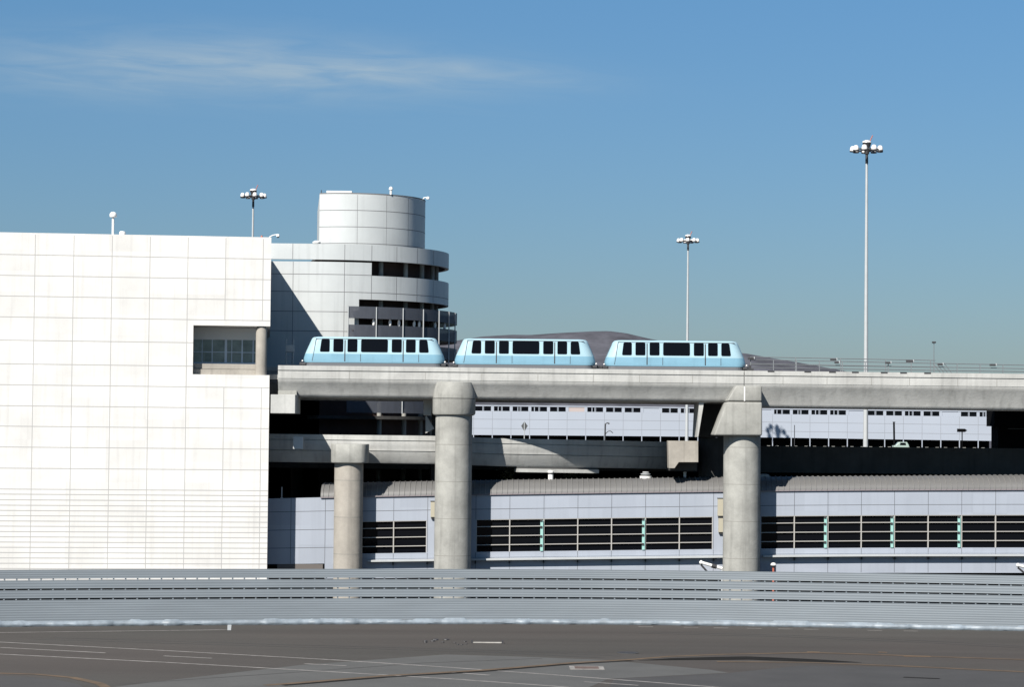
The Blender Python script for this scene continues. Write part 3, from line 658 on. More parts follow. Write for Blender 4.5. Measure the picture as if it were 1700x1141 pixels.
MB().prism([P(1113, 735, 203.2), P(1157, 735, 203.2), P(1157, 782, 203.2), P(1113, 782, 203.2)], 203.201, 208.2).build('crossbeam', CONCD, t)

# ---------------------------------------------------------------- train
def rrect(Lh, Wh, r, n=6):
    pts = []
    for cx, cy, a0 in ((Lh - r, Wh - r, 0), (-(Lh - r), Wh - r, 90), (-(Lh - r), -(Wh - r), 180), (Lh - r, -(Wh - r), 270)):
        for i in range(n + 1):
            a = R(a0 + 90 * i / n); pts.append((cx + r * math.cos(a), cy + r * math.sin(a)))
    return pts
YC = 201.5; CW = 1.40
PPM = F / (YC - CW)
def sidey(z):     # half width of the side by height above the deck
    return lerp([(0.0, 1.36), (.36, 1.402), (1.0, 1.415), (2.1, 1.2902), (2.25, 1.2732)], z)
def make_car(label):
    t = thing('train_car', label, 'train car', (0, YC, 0), 'cars of the blue people mover')
    lv = [(.27, 5.79, 1.385, .75), (.36, 5.86, 1.402, .8), (.62, 5.86, 1.408, .8), (1.0, 5.75, 1.415, .8), (1.6, 5.49, 1.3468, .75), (2.1, 5.27, 1.2902, .7), (2.27, 5.19, 1.271, .68), (2.38, 5.07, 1.15, .6), (2.43, 4.8, .9, .5)]
    vs = []; n = len(rrect(1, 1, .2)); mb = MB()
    for z, Lh, Wh, r in lv: vs += [(x, YC + y, z) for x, y in rrect(Lh, Wh, r)]
    fs = []; 
    for i in range(len(lv) - 1): fs += [(i * n + j, i * n + (j + 1) % n, (i + 1) * n + (j + 1) % n, (i + 1) * n + j) for j in range(n)]
    mb.add(vs, fs + [list(range(n - 1, -1, -1)), [(len(lv) - 1) * n + j for j in range(n)]])
    for k in range(len(fs)): mb.m[k] = 1 if k // n >= 3 else 0
    mb.build('body', [TRAIN, TRAIN2], t, smooth=32)
    X = lambda px: (px - 620) / PPM
    Zq = lambda py: (606.8 - py) / PPM + .10
    def plate(poly, off, th, s, name, m, par):
        # polygon in x,z laid on the inclined side; rounded by its own points
        mb = MB(); n_ = len(poly)
        f_ = [(x, YC + s * (sidey(z) + off), z) for x, z in poly]; b_ = [(x, YC + s * (sidey(z) + off - th), z) for x, z in poly]
        mb.add(f_ + b_, [list(range(n_)), list(range(2 * n_ - 1, n_ - 1, -1))] + [(i, i + n_, (i + 1) % n_ + n_, (i + 1) % n_) for i in range(n_)])
        return mb.build(name, m, par)
    def rounded(x0, x1, z0, z1, r=.09, sx0=0, sx1=0):
        p_ = []
        for cx, cz, a0 in ((x1 - r, z1 - r, 0), (x0 + r, z1 - r, 90), (x0 + r, z0 + r, 180), (x1 - r, z0 + r, 270)):
            for i in range(4):
                a = R(a0 + 30 * i); xx = cx + r * math.cos(a); zz = cz + r * math.sin(a); k = (zz - z0) / (z1 - z0)
                p_.append((xx + (sx0 if cx < (x0 + x1) / 2 else sx1) * k, zz))
        return p_
    wz0, wz1 = Zq(585.6), Zq(564.2)
    for s in (-1, 1):
        for a, b, k0, k1 in ((530.6, 547, .13, 0), (599, 643.6, 0, 0), (695.6, 711.8, 0, -.14)):
            plate(rounded(X(a), X(b), wz0, wz1, .11, k0, k1), .016, .06, s, 'window', GLASS, t)
        for leaf, wa, wb_ in (((549.6, 572.0), 553, 569.5), ((572.8, 598.0), 576.5, 593), ((646.6, 668.8), 650, 666.7), ((669.6, 694.6), 673.6, 689.8)):
            zz = [.37, 1.0, 2.16]
            mb = MB(); f_ = [(x, YC + s * (sidey(z) + .006), z) for z in zz for x in (X(leaf[0]), X(leaf[1]))]; b_ = [(x, YC + s * (sidey(z) - .03), z) for z in zz for x in (X(leaf[0]), X(leaf[1]))]
            mb.mi = 0; mb.add(f_ + b_, [(0, 1, 3, 2), (2, 3, 5, 4), (0, 6, 7, 1), (4, 5, 11, 10), (0, 2, 8, 6), (2, 4, 10, 8), (1, 7, 9, 3), (3, 9, 11, 5)]); mb.m[-7] = 1
            mb.m = [0, 1, 0, 1, 0, 1, 0, 1]
            d_ = mb.build('door', [TRAIN, TRAIN2], t)
            plate(rounded(X(wa), X(wb_), wz0, wz1), .018, .05, s, 'window', GLASS, d_)
        for px in (572.4, 669.2):
            mb = MB(); 
            for za, zb_ in ((.37, 1.0), (1.0, 2.16)):
                mb.add([(X(px) + dx, YC + s * (sidey(z) + .010 - dd), z) for dd in (0, .05) for z in (za, zb_) for dx in (-.045, .045)], [(0, 1, 3, 2), (4, 6, 7, 5), (0, 2, 6, 4), (1, 5, 7, 3), (0, 4, 5, 1), (2, 3, 7, 6)])
            mb.build('door_seal', DARK, t)
        for pa, pb_ in (((523.9), 518.2),):
            mb = MB()
            for za, zb_, xa_, xb_ in ((.38, 1.0, X(518.2), X(520.4)), (1.0, 2.2, X(520.4), X(524))):
                mb.add([(xx + dx, YC + s * (sidey(z) + .006 - dd), z) for dd in (0, .04) for z, xx in ((za, xa_), (zb_, xb_)) for dx in (-.022, .022)], [(0, 1, 3, 2), (4, 6, 7, 5), (0, 2, 6, 4), (1, 5, 7, 3), (0, 4, 5, 1), (2, 3, 7, 6)])
            mb.build('panel_seam', DARK, t)
        mb = MB()
        for px in (598.4, 695.0):
            mb.add([(X(px) + dx, YC + s * (sidey(z) + .008 - dd), z) for dd in (0, .04) for z in (.37, 1.0) for dx in (-.02, .02)], [(0, 1, 3, 2), (4, 6, 7, 5), (0, 2, 6, 4), (1, 5, 7, 3), (0, 4, 5, 1), (2, 3, 7, 6)])
        mb.build('panel_seam', DARK, t)
        mb = MB(); z0_, z1_ = 2.25, 2.285
        mb.add([(x, YC + s * (sidey(z) + .03 - dd), z) for dd in (0, .06) for z in (z0_, z1_) for x in (X(523.5), X(718))], [(0, 1, 3, 2), (4, 6, 7, 5), (0, 2, 6, 4), (1, 5, 7, 3), (0, 4, 5, 1), (2, 3, 7, 6)])
        mb.build('rain_gutter', SKID, t)
    for s in (-1, 1):      # sloping end window, bumper, coupler
        pe = [(5.75 - (z - 1.0) * .437, z) for z in (1.08, 2.08)]
        mb = MB(); mb.add([(s * (x + .015 - dd), YC + y, z) for dd in (0, .06) for (x, z) in pe for y in (-.5, .5)], [(0, 1, 3, 2), (4, 6, 7, 5), (0, 2, 6, 4), (1, 5, 7, 3), (0, 4, 5, 1), (2, 3, 7, 6)])
        mb.build('windscreen', GLASS, t)
        MB().box(*sorted((s * 5.62, s * 6.02)), YC - 1.15, YC + 1.15, .02, .26).build('bumper', DARK, t, bevel=.05)
        MB().box(*sorted((s * 6.02, s * 6.26)), YC - .16, YC + .16, .06, .30).build('coupler', DARK, t, bevel=.03)
        MB().ico((s * 5.93, YC - 1.0, .40), .085).build('marker_light', CHROME, t, smooth=80)
    sk = MB(); sk.slab([(x, YC + y) for x, y in rrect(5.72, 1.36, .7)], -.03, .275); sk.build('underframe', SKID, t)
    for x_ in (-3.6, 3.6):
        for s in (-1, 1):
            w_ = MB(); w_.tube([(x_, YC + s * 1.0, .02), (x_, YC + s * .7, .02)], .42, 20); w_.build('wheel', DARK, t, smooth=50)
    return t
car = make_car('light blue people mover car, leftmost of the three, in front of the round tower')
def carpos(px): 
    x_ = at(px, 600, YC - CW).x; return (x_, YC, gz(x_) + .04)
car.location = carpos(620)
dup(car, carpos(871.6), 'light blue people mover car in the middle of the three, passing over the first pier')
dup(car, carpos(1121.8), 'light blue people mover car, rightmost of the three, with the floodlight mast rising behind')
# trackside equipment left of the train and between cars
xq = at(481, 600, 205).x; zq = gz(xq)
t = thing('track_signal', 'small trackside equipment stand in the shade left of the train', 'signal', (xq, 205, zq))
MB().box(xq - .35, xq + .35, 204.9, 205.3, zq + 1.3, zq + 1.9).build('cabinet', GALV, t, bevel=.04)
for d in (-.3, .3): MB().tube([(xq + d, 205, zq), (xq + d, 205, zq + 2.4)], .05, 8).build('post', GALV, t)
for k in range(3): MB().box(xq - .35, xq + .35, 204.95, 205.05, zq + .25 + .3 * k, zq + .30 + .3 * k).build('rung', GALV, t)

# ---------------------------------------------------------------- railings on the deck
def railing(pa, pb, ya, yb, Y, label, rails, pitch, boxes, stair=False):
    A = at(pa, ya, Y); B = at(pb, yb, Y); zb = lambda x: gz(x) + .02
    t = thing('guard_rail', label, 'railing', ((A.x + B.x) / 2, Y, zb((A.x + B.x) / 2)))
    for f_ in rails:
        mb = MB(); n = 8; pts = []
        for i in range(n + 1):
            x_ = A.x + (B.x - A.x) * i / n; zt = A.z + (B.z - A.z) * i / n; z0 = zb(x_); pts.append((x_, Y, z0 + (zt - z0) * f_))
        mb.tube(pts, .035, 6); mb.build('rail', GALVD, t, smooth=60)
    k = int((B.x - A.x) / pitch)
    for i in range(k + 1):
        x_ = A.x + i * pitch; zt = A.z + (B.z - A.z) * (x_ - A.x) / (B.x - A.x); MB().box(x_ - .035, x_ + .035, Y - .03, Y + .03, zb(x_) - .4, zt).build('post', GALVD, t)
    for px, py, wd in boxes:
        c = at(px, py, Y - .15); MB().box(c.x - wd, c.x + wd, Y - .25, Y - .04, c.z - .09, c.z + .09).build('light_box', DARK, t, bevel=.03)
        MB().box(c.x + wd, c.x + wd + .07, Y - .2, Y - .05, c.z - .05, c.z + .14).build('light_bracket', GALV, t)
    if stair:
        for f_ in (1.0, .72, .45, .2):
            zb0 = zb(B.x); MB().tube([(B.x - .3 + 1.2 * (f_ - .2) , Y - .6, zb0 + (B.z - zb0) * .78), (B.x + .5 + 1.2 * (f_ - .2), Y - .6, zb0)], .03, 6).build('stair_rail', GALVD, t, smooth=60)
GALVD = mat('grey_handrail', (0.12, 0.13, 0.14), 0.5)
railing(1246, 1553, 592.8, 598.6, 208.6, 'taller rear grey handrail with steps at its right end on the guideway deck', (1.0, .55), 3.9, ((1383.5, 597.2, .26), (1510, 600, .30)), True)
railing(1246, 2000, 597.2, 612.6, 204.6, 'front grey handrail of thin bars running along the guideway deck to the right', (1.0, .66, .36), 1.95, ((1246.5, 595.2, .25), (1389, 602, .18), (1474, 602.6, .22), (1561, 605.2, .2), (1648, 606.2, .25)))
xq = at(1243, 605, YC).x
t = thing('buffer_stop', 'small dark track fitting just beyond the right end of the train', 'fitting', (xq, YC, gz(xq)))
MB().box(xq - .25, xq + .3, YC - 1.2, YC - .8, gz(xq), gz(xq) + .2).build('base', DARK, t); MB().box(xq - .1, xq + .1, YC - 1.1, YC - .9, gz(xq) + .2, gz(xq) + .5).build('stem', DARK, t)

# ---------------------------------------------------------------- connector building with the barrel roof
BY = 202.05
eav = [(440, 828.4), (555, 826.0), (640, 824.2), (722, 822.8), (800, 821.4), (1000, 818.6), (1200, 816.2), (1300, 815.0), (1450, 814.0), (1700, 813.2), (1861, 813)]
sil = [(440, 922), (640, 919.5), (800, 917.2), (1000, 914.8), (1190, 912.6), (1300, 911.4), (1450, 910.3), (1700, 910.0), (1861, 910)]
def BX(px): return at(px, 860, BY).x
def BZ(px, off): 
    """height of a line `off` pixels below the eave, following the gentle slope of the floor"""
    k = off / 95.7; return at(px, lerp(eav, px) + (lerp(sil, px) - lerp(eav, px)) * k, BY).z
cb_ = thing('connector_building', 'long low pale lavender panelled building with ribbon windows and ribbed barrel roof', 'building', (BX(1000), BY, 0))
def quadwall(mb, pxs_, o0, o1, y0, th, zabs=None):
    for a, b in zip(pxs_[:-1], pxs_[1:]):
        zt0, zt1, zb0, zb1 = BZ(a, o0), BZ(b, o0), BZ(a, o1), BZ(b, o1)
        mb.add([(BX(a), y0, zb0), (BX(b), y0, zb1), (BX(b), y0, zt1), (BX(a), y0, zt0), (BX(a), y0 + th, zb0), (BX(b), y0 + th, zb1), (BX(b), y0 + th, zt1), (BX(a), y0 + th, zt0)],
               [(0, 1, 2, 3), (7, 6, 5, 4), (0, 4, 5, 1), (3, 2, 6, 7), (0, 3, 7, 4), (1, 5, 6, 2)])
jx = [483, 540] + [597 + 56.4 * 0, 653.6, 710, 790] + [846.3, 903, 959.3, 1015.4, 1071.7, 1128, 1184.5, 1262] + [1318.8, 1374.5, 1430, 1485, 1541, 1596.6, 1653, 1709, 1765, 1821]
allx = [436, 483, 540, 597, 653.6, 710, 790, 846.3, 903, 959.3, 1015.4, 1071.7, 1128, 1184.5, 1262, 1318.8, 1374.5, 1430, 1485, 1541, 1596.6, 1653, 1709, 1765, 1821, 1877, 1933, 1989, 2045, 2120]
WIN = [(600, 708.5, 'w'), (791, 1183.2, 'w'), (1263, 2120, 'w')]
mb = MB()
quadwall(mb, allx, 0, 41.5, BY, .3)                                    # upper wall
quadwall(mb, [x for x in allx if x >= 597], 95.5, 104.5, BY - .03, .33)                             # sill strip
quadwall(mb, [x for x in allx if x >= 597], 104.5, 137, BY, .3)
quadwall(mb, [436, 483, 540, 600], 41.5, 111.5, BY, .3)                # windowless left end
quadwall(mb, [540, 597], 111.5, 137, BY, .3)
quadwall(mb, [708.5, 750, 791], 41.5, 95.5, BY, .3); quadwall(mb, [1183.2, 1220, 1263], 41.5, 95.5, BY, .3)
mb.mi = 1; e = .004
for x in allx[1:-1]:
    hw = .02
    def vj(o0, o1, yy): mb.box(BX(x) - hw, BX(x) + hw, yy - e, yy + .03, BZ(x, o1), BZ(x, o0))
    vj(.5, 41, BY); 
    if x > 597: vj(96, 104, BY - .03); vj(105, 136, BY)
    if x < 590: vj(41, 111, BY)
    if any(abs(x - q) < 1 for q in (710, 1184.5)): vj(41, 95, BY)
for i, (a, b) in enumerate(zip(allx[:-1], allx[1:])):
    offs = [24.5] if a >= 597 else [23, 54, 84.5]
    if a < 597: offs = [23, 54, 84.5]
    for o_ in offs: quadwall(mb, [a, b], o_ - .45, o_ + .45, BY - e + .001, .03)
mb.build('wall', [LAV, LJOINT], cb_)
MB().box(BX(461), BX(537), BY + .02, BY + .2, BZ(500, 124), BZ(500, 111.8)).build('dark_band', mat('taupe_panel', (0.09, 0.08, 0.075), .8), cb_)  # plain dark taupe band low on the windowless end
# windows: each run its own part with mullions and teal fins
for a, b, _ in WIN:
    mb = MB(); xs = [a] + [x for x in allx if a + 5 < x < b - 5] + [b]; quadwall(mb, xs, 41.5, 95.5, BY + .22, .05)
    wn_ = mb.build('window', GLASS, cb_)
    mb = MB()
    for x in xs[:-1] + ([b] if b < 1800 else []):
        hw = .045; mb.box(BX(x) - hw, BX(x) + hw, BY + .02, BY + .219, BZ(x, 95.4), BZ(x, 41.6))
    for o_ in (53.7, 69.0, 84.0): quadwall(mb, xs, o_ - .62, o_ + .62, BY + .04, .17)
    quadwall(mb, xs, 41.5, 42.6, BY + .01, .2)
    mb.build('frame', MULL, wn_)
for px in (901, 1069.8, 1371.8, 1482.2, 1593.5):
    x_ = BX(px - 1); fn = MB(); fn.box(x_ - .14, x_ + .10, BY - .12, BY + .015, BZ(px, 95.2), BZ(px, 44)); f_ = fn.build('glass_fin', TEAL, cb_, bevel=.02)
    for o_ in (44.5, 55.5, 70.8, 85.8):
        MB().box(x_ - .15, x_ + .02, BY - .18, BY - .121, BZ(px, o_) - .09, BZ(px, o_) + .09).build('clip', DARK, f_)
# thin canopy rail with brackets
for a, b in ((612, 722), (783, 1200), (1266, 2120)):
    xs = [a] + [x for x in allx if a + 5 < x < b - 5] + [b]; mb = MB(); quadwall(mb, xs, 106, 109, BY - .60, .57); mb.build('canopy', GALV, cb_)
    for x in xs[1:-1]:
        z_ = BZ(x, 109); MB().prism([(BX(x) - .06, z_ - .28), (BX(x) + .06, z_ - .28), (BX(x) + .06, z_ - .003), (BX(x) - .06, z_ - .003)], BY - .30, BY - .006).build('bracket', DARK, cb_)
# undercut base
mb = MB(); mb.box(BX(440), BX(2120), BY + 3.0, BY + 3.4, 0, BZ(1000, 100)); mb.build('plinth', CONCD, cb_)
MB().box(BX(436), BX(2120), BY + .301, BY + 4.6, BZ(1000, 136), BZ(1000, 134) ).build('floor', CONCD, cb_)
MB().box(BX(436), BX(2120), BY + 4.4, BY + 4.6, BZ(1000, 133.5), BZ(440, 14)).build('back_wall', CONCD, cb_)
# barrel roof
rx0, rx1 = BX(532), BX(2120)
crest = [(532, 802.5), (700, 799.5), (850, 797.0), (1000, 795.4), (1200, 792.6), (1450, 791.2), (1700, 789.5), (1861, 788.8)]
def roofpt(px, k):      # k 0..1 eave to crest, 1..2 down the back
    ze = BZ(px, 0) + .02; dz = at(px, lerp(crest, px), BY + 2.2).z - ze
    a = k * math.pi / 2; return (BY - .10 + 2.4 * (1 - math.cos(a)), ze + dz * math.sin(a))
mb = MB(); npx = 180; KS = 9
cols_ = [532 + (2120 - 532) * i / npx for i in range(npx + 1)]
vs = []
for px in cols_:
    for k in range(2 * KS + 1):
        y_, z_ = roofpt(px, k / KS); vs.append((BX(px), y_, z_))
n_ = 2 * KS + 1
mb.add(vs, [(i * n_ + k, (i + 1) * n_ + k, (i + 1) * n_ + k + 1, i * n_ + k + 1) for i in range(npx) for k in range(2 * KS)])
mb.add([(BX(532), ) + roofpt(532, k / KS) for k in range(n_)], [list(range(n_))])
mb.mi = 1
px = 536.0
while px < 2120:
    pts = [(BX(px) - .02,) + roofpt(px, k / KS) for k in range(0, n_)]
    vs = []
    for (x_, y_, z_), k in zip(pts, range(n_)):
        a = k / KS * math.pi / 2; ny, nz_ = -math.cos(a), math.sin(a)
        vs += [(x_ - .03, y_, z_), (x_ - .02, y_ + ny * .07, z_ + nz_ * .07), (x_ + .02, y_ + ny * .07, z_ + nz_ * .07), (x_ + .03, y_, z_)]
    mb.add(vs, [(4 * k + j, 4 * k + j + 1, 4 * k + 5 + j, 4 * k + 4 + j) for k in range(n_ - 1) for j in range(3)]); px += 9.0
mb.build('roof', [ROOF, RIB], cb_, smooth=30)
MB().sweep([(0, -.05), (0, .05), (.12, .05), (.12, -.05)], [(BX(p_), BY - .14, BZ(p_, 0) + .0) for p_ in cols_[::6]]).build('eave_gutter', mat('gutter_mauve', (0.16, 0.14, 0.15), .6), cb_)
# vents on the barrel roof
RVY = BY + 2.4
def rz(px): return at(px, lerp(crest, px), BY + 2.2).z - .12
x_ = BX(914.5); z_ = rz(914); t = thing('roof_vent', 'white pipe vent with a dark band under its cap on the barrel roof', 'vent', (x_, RVY, z_))
MB().lathe([(.22, z_), (.22, z_ + .55)], x_, RVY, 18).build('pipe', WPAINT, t, smooth=40); MB().lathe([(.24, z_ + .551), (.24, z_ + .68)], x_, RVY, 18).build('band', DARK, t, smooth=40); MB().lathe([(.26, z_ + .681), (.26, z_ + .80), (.2, z_ + .84)], x_, RVY, 18).build('cap', WPAINT, t, smooth=40)
x_ = BX(1074); z_ = rz(1074); t = thing('roof_vent', 'wide pale stacked vent on the crest of the barrel roof', 'vent', (x_, RVY, z_))
MB().lathe([(.50, z_), (.50, z_ + .3)], x_, RVY, 22).build('base', WPAINT, t, smooth=40); MB().lathe([(.32, z_ + .301), (.32, z_ + .42)], x_, RVY, 22).build('neck', DARK, t, smooth=40); MB().lathe([(.42, z_ + .421), (.42, z_ + .5)], x_, RVY, 22).build('cowl', GALV, t, smooth=40)
MB().lathe([(.28, z_ + .501), (.28, z_ + .58)], x_, RVY, 22).build('neck', DARK, t, smooth=40); MB().lathe([(.3, z_ + .581), (.22, z_ + .66)], x_, RVY, 22).build('cap', GALV, t, smooth=40)
x_ = BX(1140); z_ = rz(1140); t = thing('roof_vent', 'thin plain white pipe vent on the barrel roof below the concrete block', 'vent', (x_, RVY, z_))
MB().lathe([(.12, z_), (.12, z_ + .5)], x_, RVY, 14).build('pipe', WPAINT, t, smooth=40); MB().lathe([(.15, z_ + .501), (.15, z_ + .6)], x_, RVY, 14).build('cap', WPAINT, t, smooth=40)
x_ = BX(1273); z_ = rz(1273); t = thing('roof_vent', 'low wide pale vent right of the third car pier on the barrel roof', 'vent', (x_, RVY, z_))
MB().box(x_ - .5, x_ + .5, RVY - .4, RVY + .4, z_, z_ + .2).build('curb', CONCL, t); MB().lathe([(.42, z_ + .201), (.45, z_ + .3), (.2, z_ + .36)], x_, RVY, 18).build('cap', CONCL, t, smooth=40)
x_ = BX(467); z_ = BZ(467, 0); t = thing('thin_post', 'thin pale post standing on the wall top beside the white building', 'post', (x_, BY + .15, z_))
MB().tube([(x_, BY + .15, z_), (x_, BY + .15, z_ + .95)], .05, 8).build('pole', GALV, t); MB().lathe([(.1, z_), (.1, z_ + .06)], x_, BY + .15, 10).build('base', GALV, t)
# utility boxes by the piers
for (a, b, c, d, lab) in ((1191, 1206, 828, 857, 'upper beige utility box on the lavender wall beside the right pier'), (1192.5, 1206, 860, 884, 'lower beige utility box on the lavender wall beside the right pier'), (715, 726, 833, 859, 'beige utility box on the lavender wall beside the left tall pier')):
    x0, x1 = BX(a), BX(b); zt, zb = at(a, c, BY).z, at(a, d, BY).z
    t = thing('utility_box', lab, 'utility box', ((x0 + x1) / 2, BY, zb))
    MB().box(x0, x1, BY - .30, BY - .006, zb, zt).build('cabinet', BEIGE, t, bevel=.02); MB().box(x0 - .03, x1 + .03, BY - .34, BY - .01, zt + .002, zt + .05).build('lid', DARK, t)
    MB().box(x0 + .05, x0 + .35, BY - .22, BY - .01, zb - .14, zb - .002).build('bracket', DARK, t)
# white arms and lamp at the foot of the wall
def arm(px0, py0, px1, py1, lab):
    A, B = at(px0, py0, BY - 1.4), at(px1, py1, BY - 1.4); t = thing('barrier_arm', lab, 'arm', (B.x, B.y, B.z))
    MB().tube([A, B], .13, 12).build('tube', WPAINT, t, smooth=60); MB().tube([A.lerp(B, .5), A.lerp(B, .72)], .19, 12).build('collar', DARK, t, smooth=60)
    MB().tube([A + Vector((0, .05, -.2)), B + Vector((-1.0, .05, -.55))], .08, 8).build('strut', DARK, t, smooth=60); MB().ico(A, .19).build('knob', WPAINT, t, smooth=80)
    MB().tube([(B.x, B.y, 0), B], .09, 10).build('post', GALV, t)
arm(1164, 934.5, 1199, 944.5, 'white tilted arm with a black collar left of the right pier'); arm(1690, 939, 1730, 949, 'white tilted arm at the right edge above the fence')
p_ = at(1284, 938, BY - 1.4); t = thing('bollard_lamp', 'white capped dark lamp behind the fence right of the right pier', 'lamp', (p_.x, p_.y, 0))
MB().lathe([(.09, 0), (.09, p_.z - .2)], p_.x, p_.y, 12).build('post', RED, t, smooth=40); MB().lathe([(.16, p_.z - .2), (.22, p_.z - .05)], p_.x, p_.y, 16).build('lamp_head', DARK, t, smooth=40); MB().lathe([(.24, p_.z - .049), (.2, p_.z + .1), (.06, p_.z + .16)], p_.x, p_.y, 16).build('cap', WPAINT, t, smooth=50)

# ---------------------------------------------------------------- elevated road deck and its dark undercroft
EY = 212.0; zP = at(1450, 742.5, EY).z; zDk = 12.25
xr0, xr1 = at(1170, 740, EY).x, 110.0
rd = thing('elevated_road', 'shaded elevated road deck with a dark parapet behind the barrel roof', 'road deck', (45, EY, 0))
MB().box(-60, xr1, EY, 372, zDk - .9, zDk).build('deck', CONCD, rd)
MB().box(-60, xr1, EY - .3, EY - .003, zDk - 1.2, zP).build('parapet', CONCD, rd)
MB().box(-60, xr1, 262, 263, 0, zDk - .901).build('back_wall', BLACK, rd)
for k in range(9):
    x_ = -36 + 16.0 * k; MB().lathe([(.6, 0), (.6, zDk - .901)], x_, 226, 20).build('column', CONCD, rd, smooth=40)
zR = at(1690, 735, EY).z
DBY = 212.3
t = thing('dark_building', 'unlit dark building corner under the guideway at the right edge', 'building', (at(1690, 700, DBY).x, DBY + 1, zDk))
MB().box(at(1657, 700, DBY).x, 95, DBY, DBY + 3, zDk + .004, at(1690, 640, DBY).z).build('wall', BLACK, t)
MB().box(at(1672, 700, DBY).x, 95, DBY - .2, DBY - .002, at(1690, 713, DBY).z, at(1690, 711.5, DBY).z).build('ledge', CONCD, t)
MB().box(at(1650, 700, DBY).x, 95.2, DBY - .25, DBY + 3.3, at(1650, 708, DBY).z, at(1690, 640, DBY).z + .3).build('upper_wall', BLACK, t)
# garage undercroft behind the left part, its shade put into a black back wall
gx0, gx1 = at(430, 700, 224).x, at(716, 700, 224).x
t = thing('garage_undercroft', 'dark shaded garage storeys under the round tower behind the lower guideway', 'garage', (-18, 226, 0))
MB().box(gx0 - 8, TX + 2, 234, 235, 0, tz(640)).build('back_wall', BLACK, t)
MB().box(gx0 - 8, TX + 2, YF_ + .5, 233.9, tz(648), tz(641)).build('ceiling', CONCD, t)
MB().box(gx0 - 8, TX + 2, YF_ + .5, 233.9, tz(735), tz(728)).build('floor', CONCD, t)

# ---------------------------------------------------------------- far terminal
TYF = 362.0
ft = thing('far_terminal', 'distant pale lavender panelled terminal wall with a row of small dark windows', 'building', (at(1200, 700, TYF).x, TYF, 12))
ftop = [(700, 681.6), (1000, 684.4), (1268, 687.6), (1650, 692.4)]; fbot = [(700, 721.8), (1000, 724), (1268, 726.6), (1656, 732.6)]
fx = lambda px: at(px, 705, TYF).x
def fz(px, k): return at(px, lerp(ftop, px) + (lerp(fbot, px) - lerp(ftop, px)) * k, TYF).z
mb = MB(); bays = []; px = 724.3
while px < 1640: bays.append(px); px += 31.02
def fq(mb, a, b, k0, k1, y0, th):
    mb.add([(fx(a), y0, fz(a, k1)), (fx(b), y0, fz(b, k1)), (fx(b), y0, fz(b, k0)), (fx(a), y0, fz(a, k0)), (fx(a), y0 + th, fz(a, k1)), (fx(b), y0 + th, fz(b, k1)), (fx(b), y0 + th, fz(b, k0)), (fx(a), y0 + th, fz(a, k0))],
           [(0, 1, 2, 3), (7, 6, 5, 4), (0, 4, 5, 1), (3, 2, 6, 7), (0, 3, 7, 4), (1, 5, 6, 2)])
edges = [700] + bays + [1649]
for a, b in zip(edges[:-1], edges[1:]): fq(mb, a, b, 0, 1, TYF, .5)
fq(mb, 1649, 1656, .42, 1, TYF, .5)
mb.mi = 1
for b in bays: fq(mb, b - .28, b + .28, .01, .99, TYF - .005, .1)
for k in (.345, .73):
    for a, b in zip(edges[:-1], edges[1:]): fq(mb, a, b, k - .008, k + .008, TYF - .004, .1)
mb.build('wall', [FAR, FJOINT], ft)
for i, b in enumerate(edges[:-1]):
    a, c = b, edges[i + 1]; d = (c - a)
    blank = abs(a - 941) < 14 or abs(a - 1066) < 16 or abs(a - 1261) < 16 or abs(a - 1568) < 14 or abs(a - 1413) < 10
    hh_ = (a, c)
    if blank:
        mb = MB(); fq(mb, a + 2, c - 1, -.19, -.002, TYF + .05, .3); mb.build('blank_panel', mat('blank_pink', (0.32, 0.27, 0.26), .7) if i == 8 else FAR, ft)
    else:
        mb = MB(); fq(mb, a + 2.6, c - 2.6, -.19, -.002, TYF + .12, .1); wq = mb.build('window', GLASS, ft)
        mb = MB(); m_ = (a + c) / 2; fq(mb, m_ - 1.1, m_ - .3, -.19, -.002, TYF + .02, .09); fq(mb, m_ + .5, m_ + 1.2, -.19, -.002, TYF + .02, .09)
        if random.random() < .6: q_ = random.uniform(a + 6, m_ - 4); fq(mb, q_, q_ + 1.2, -.19, -.002, TYF + .03, .08)
        mb.build('frame', FAR, wq)
for b in bays: mb = MB(); fq(mb, b - 2.4, b + 2.4, -.22, -.001, TYF + .0, .25); mb.build('pilaster', FAR, ft)
mb = MB()
for a, b in zip(edges[:-1], edges[1:]): fq(mb, a, b, -.245, -.20, TYF - .05, .6)
mb.build('cornice', FAR, ft)
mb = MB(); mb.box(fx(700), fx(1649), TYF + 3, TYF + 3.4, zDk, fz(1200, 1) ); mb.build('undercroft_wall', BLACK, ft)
MB().box(fx(700), fx(1649), TYF + .5, TYF + 12, fz(1200, .2), fz(1200, .05)).build('roof', CONCD, ft)
for b in bays: 
    MB().box(fx(b) - .06, fx(b) + .06, TYF - .1, TYF + .1, zDk + .002, fz(b, 1) - .002).build('post', FAR, ft)
for b in bays[16:]:
    for d in (-7, 7):
        z_ = zDk + .55; MB().box(fx(b + d) - .03, fx(b + d) + .03, TYF - .48, TYF - .42, zDk + .002, z_ - .06).box(fx(b + d) - .22, fx(b + d) + .22, TYF - .6, TYF - .3, z_ - .06, z_ + .03).build('lamp_or_glint_bar', CONC, ft)  # added pale bars stand in for glints below the wall

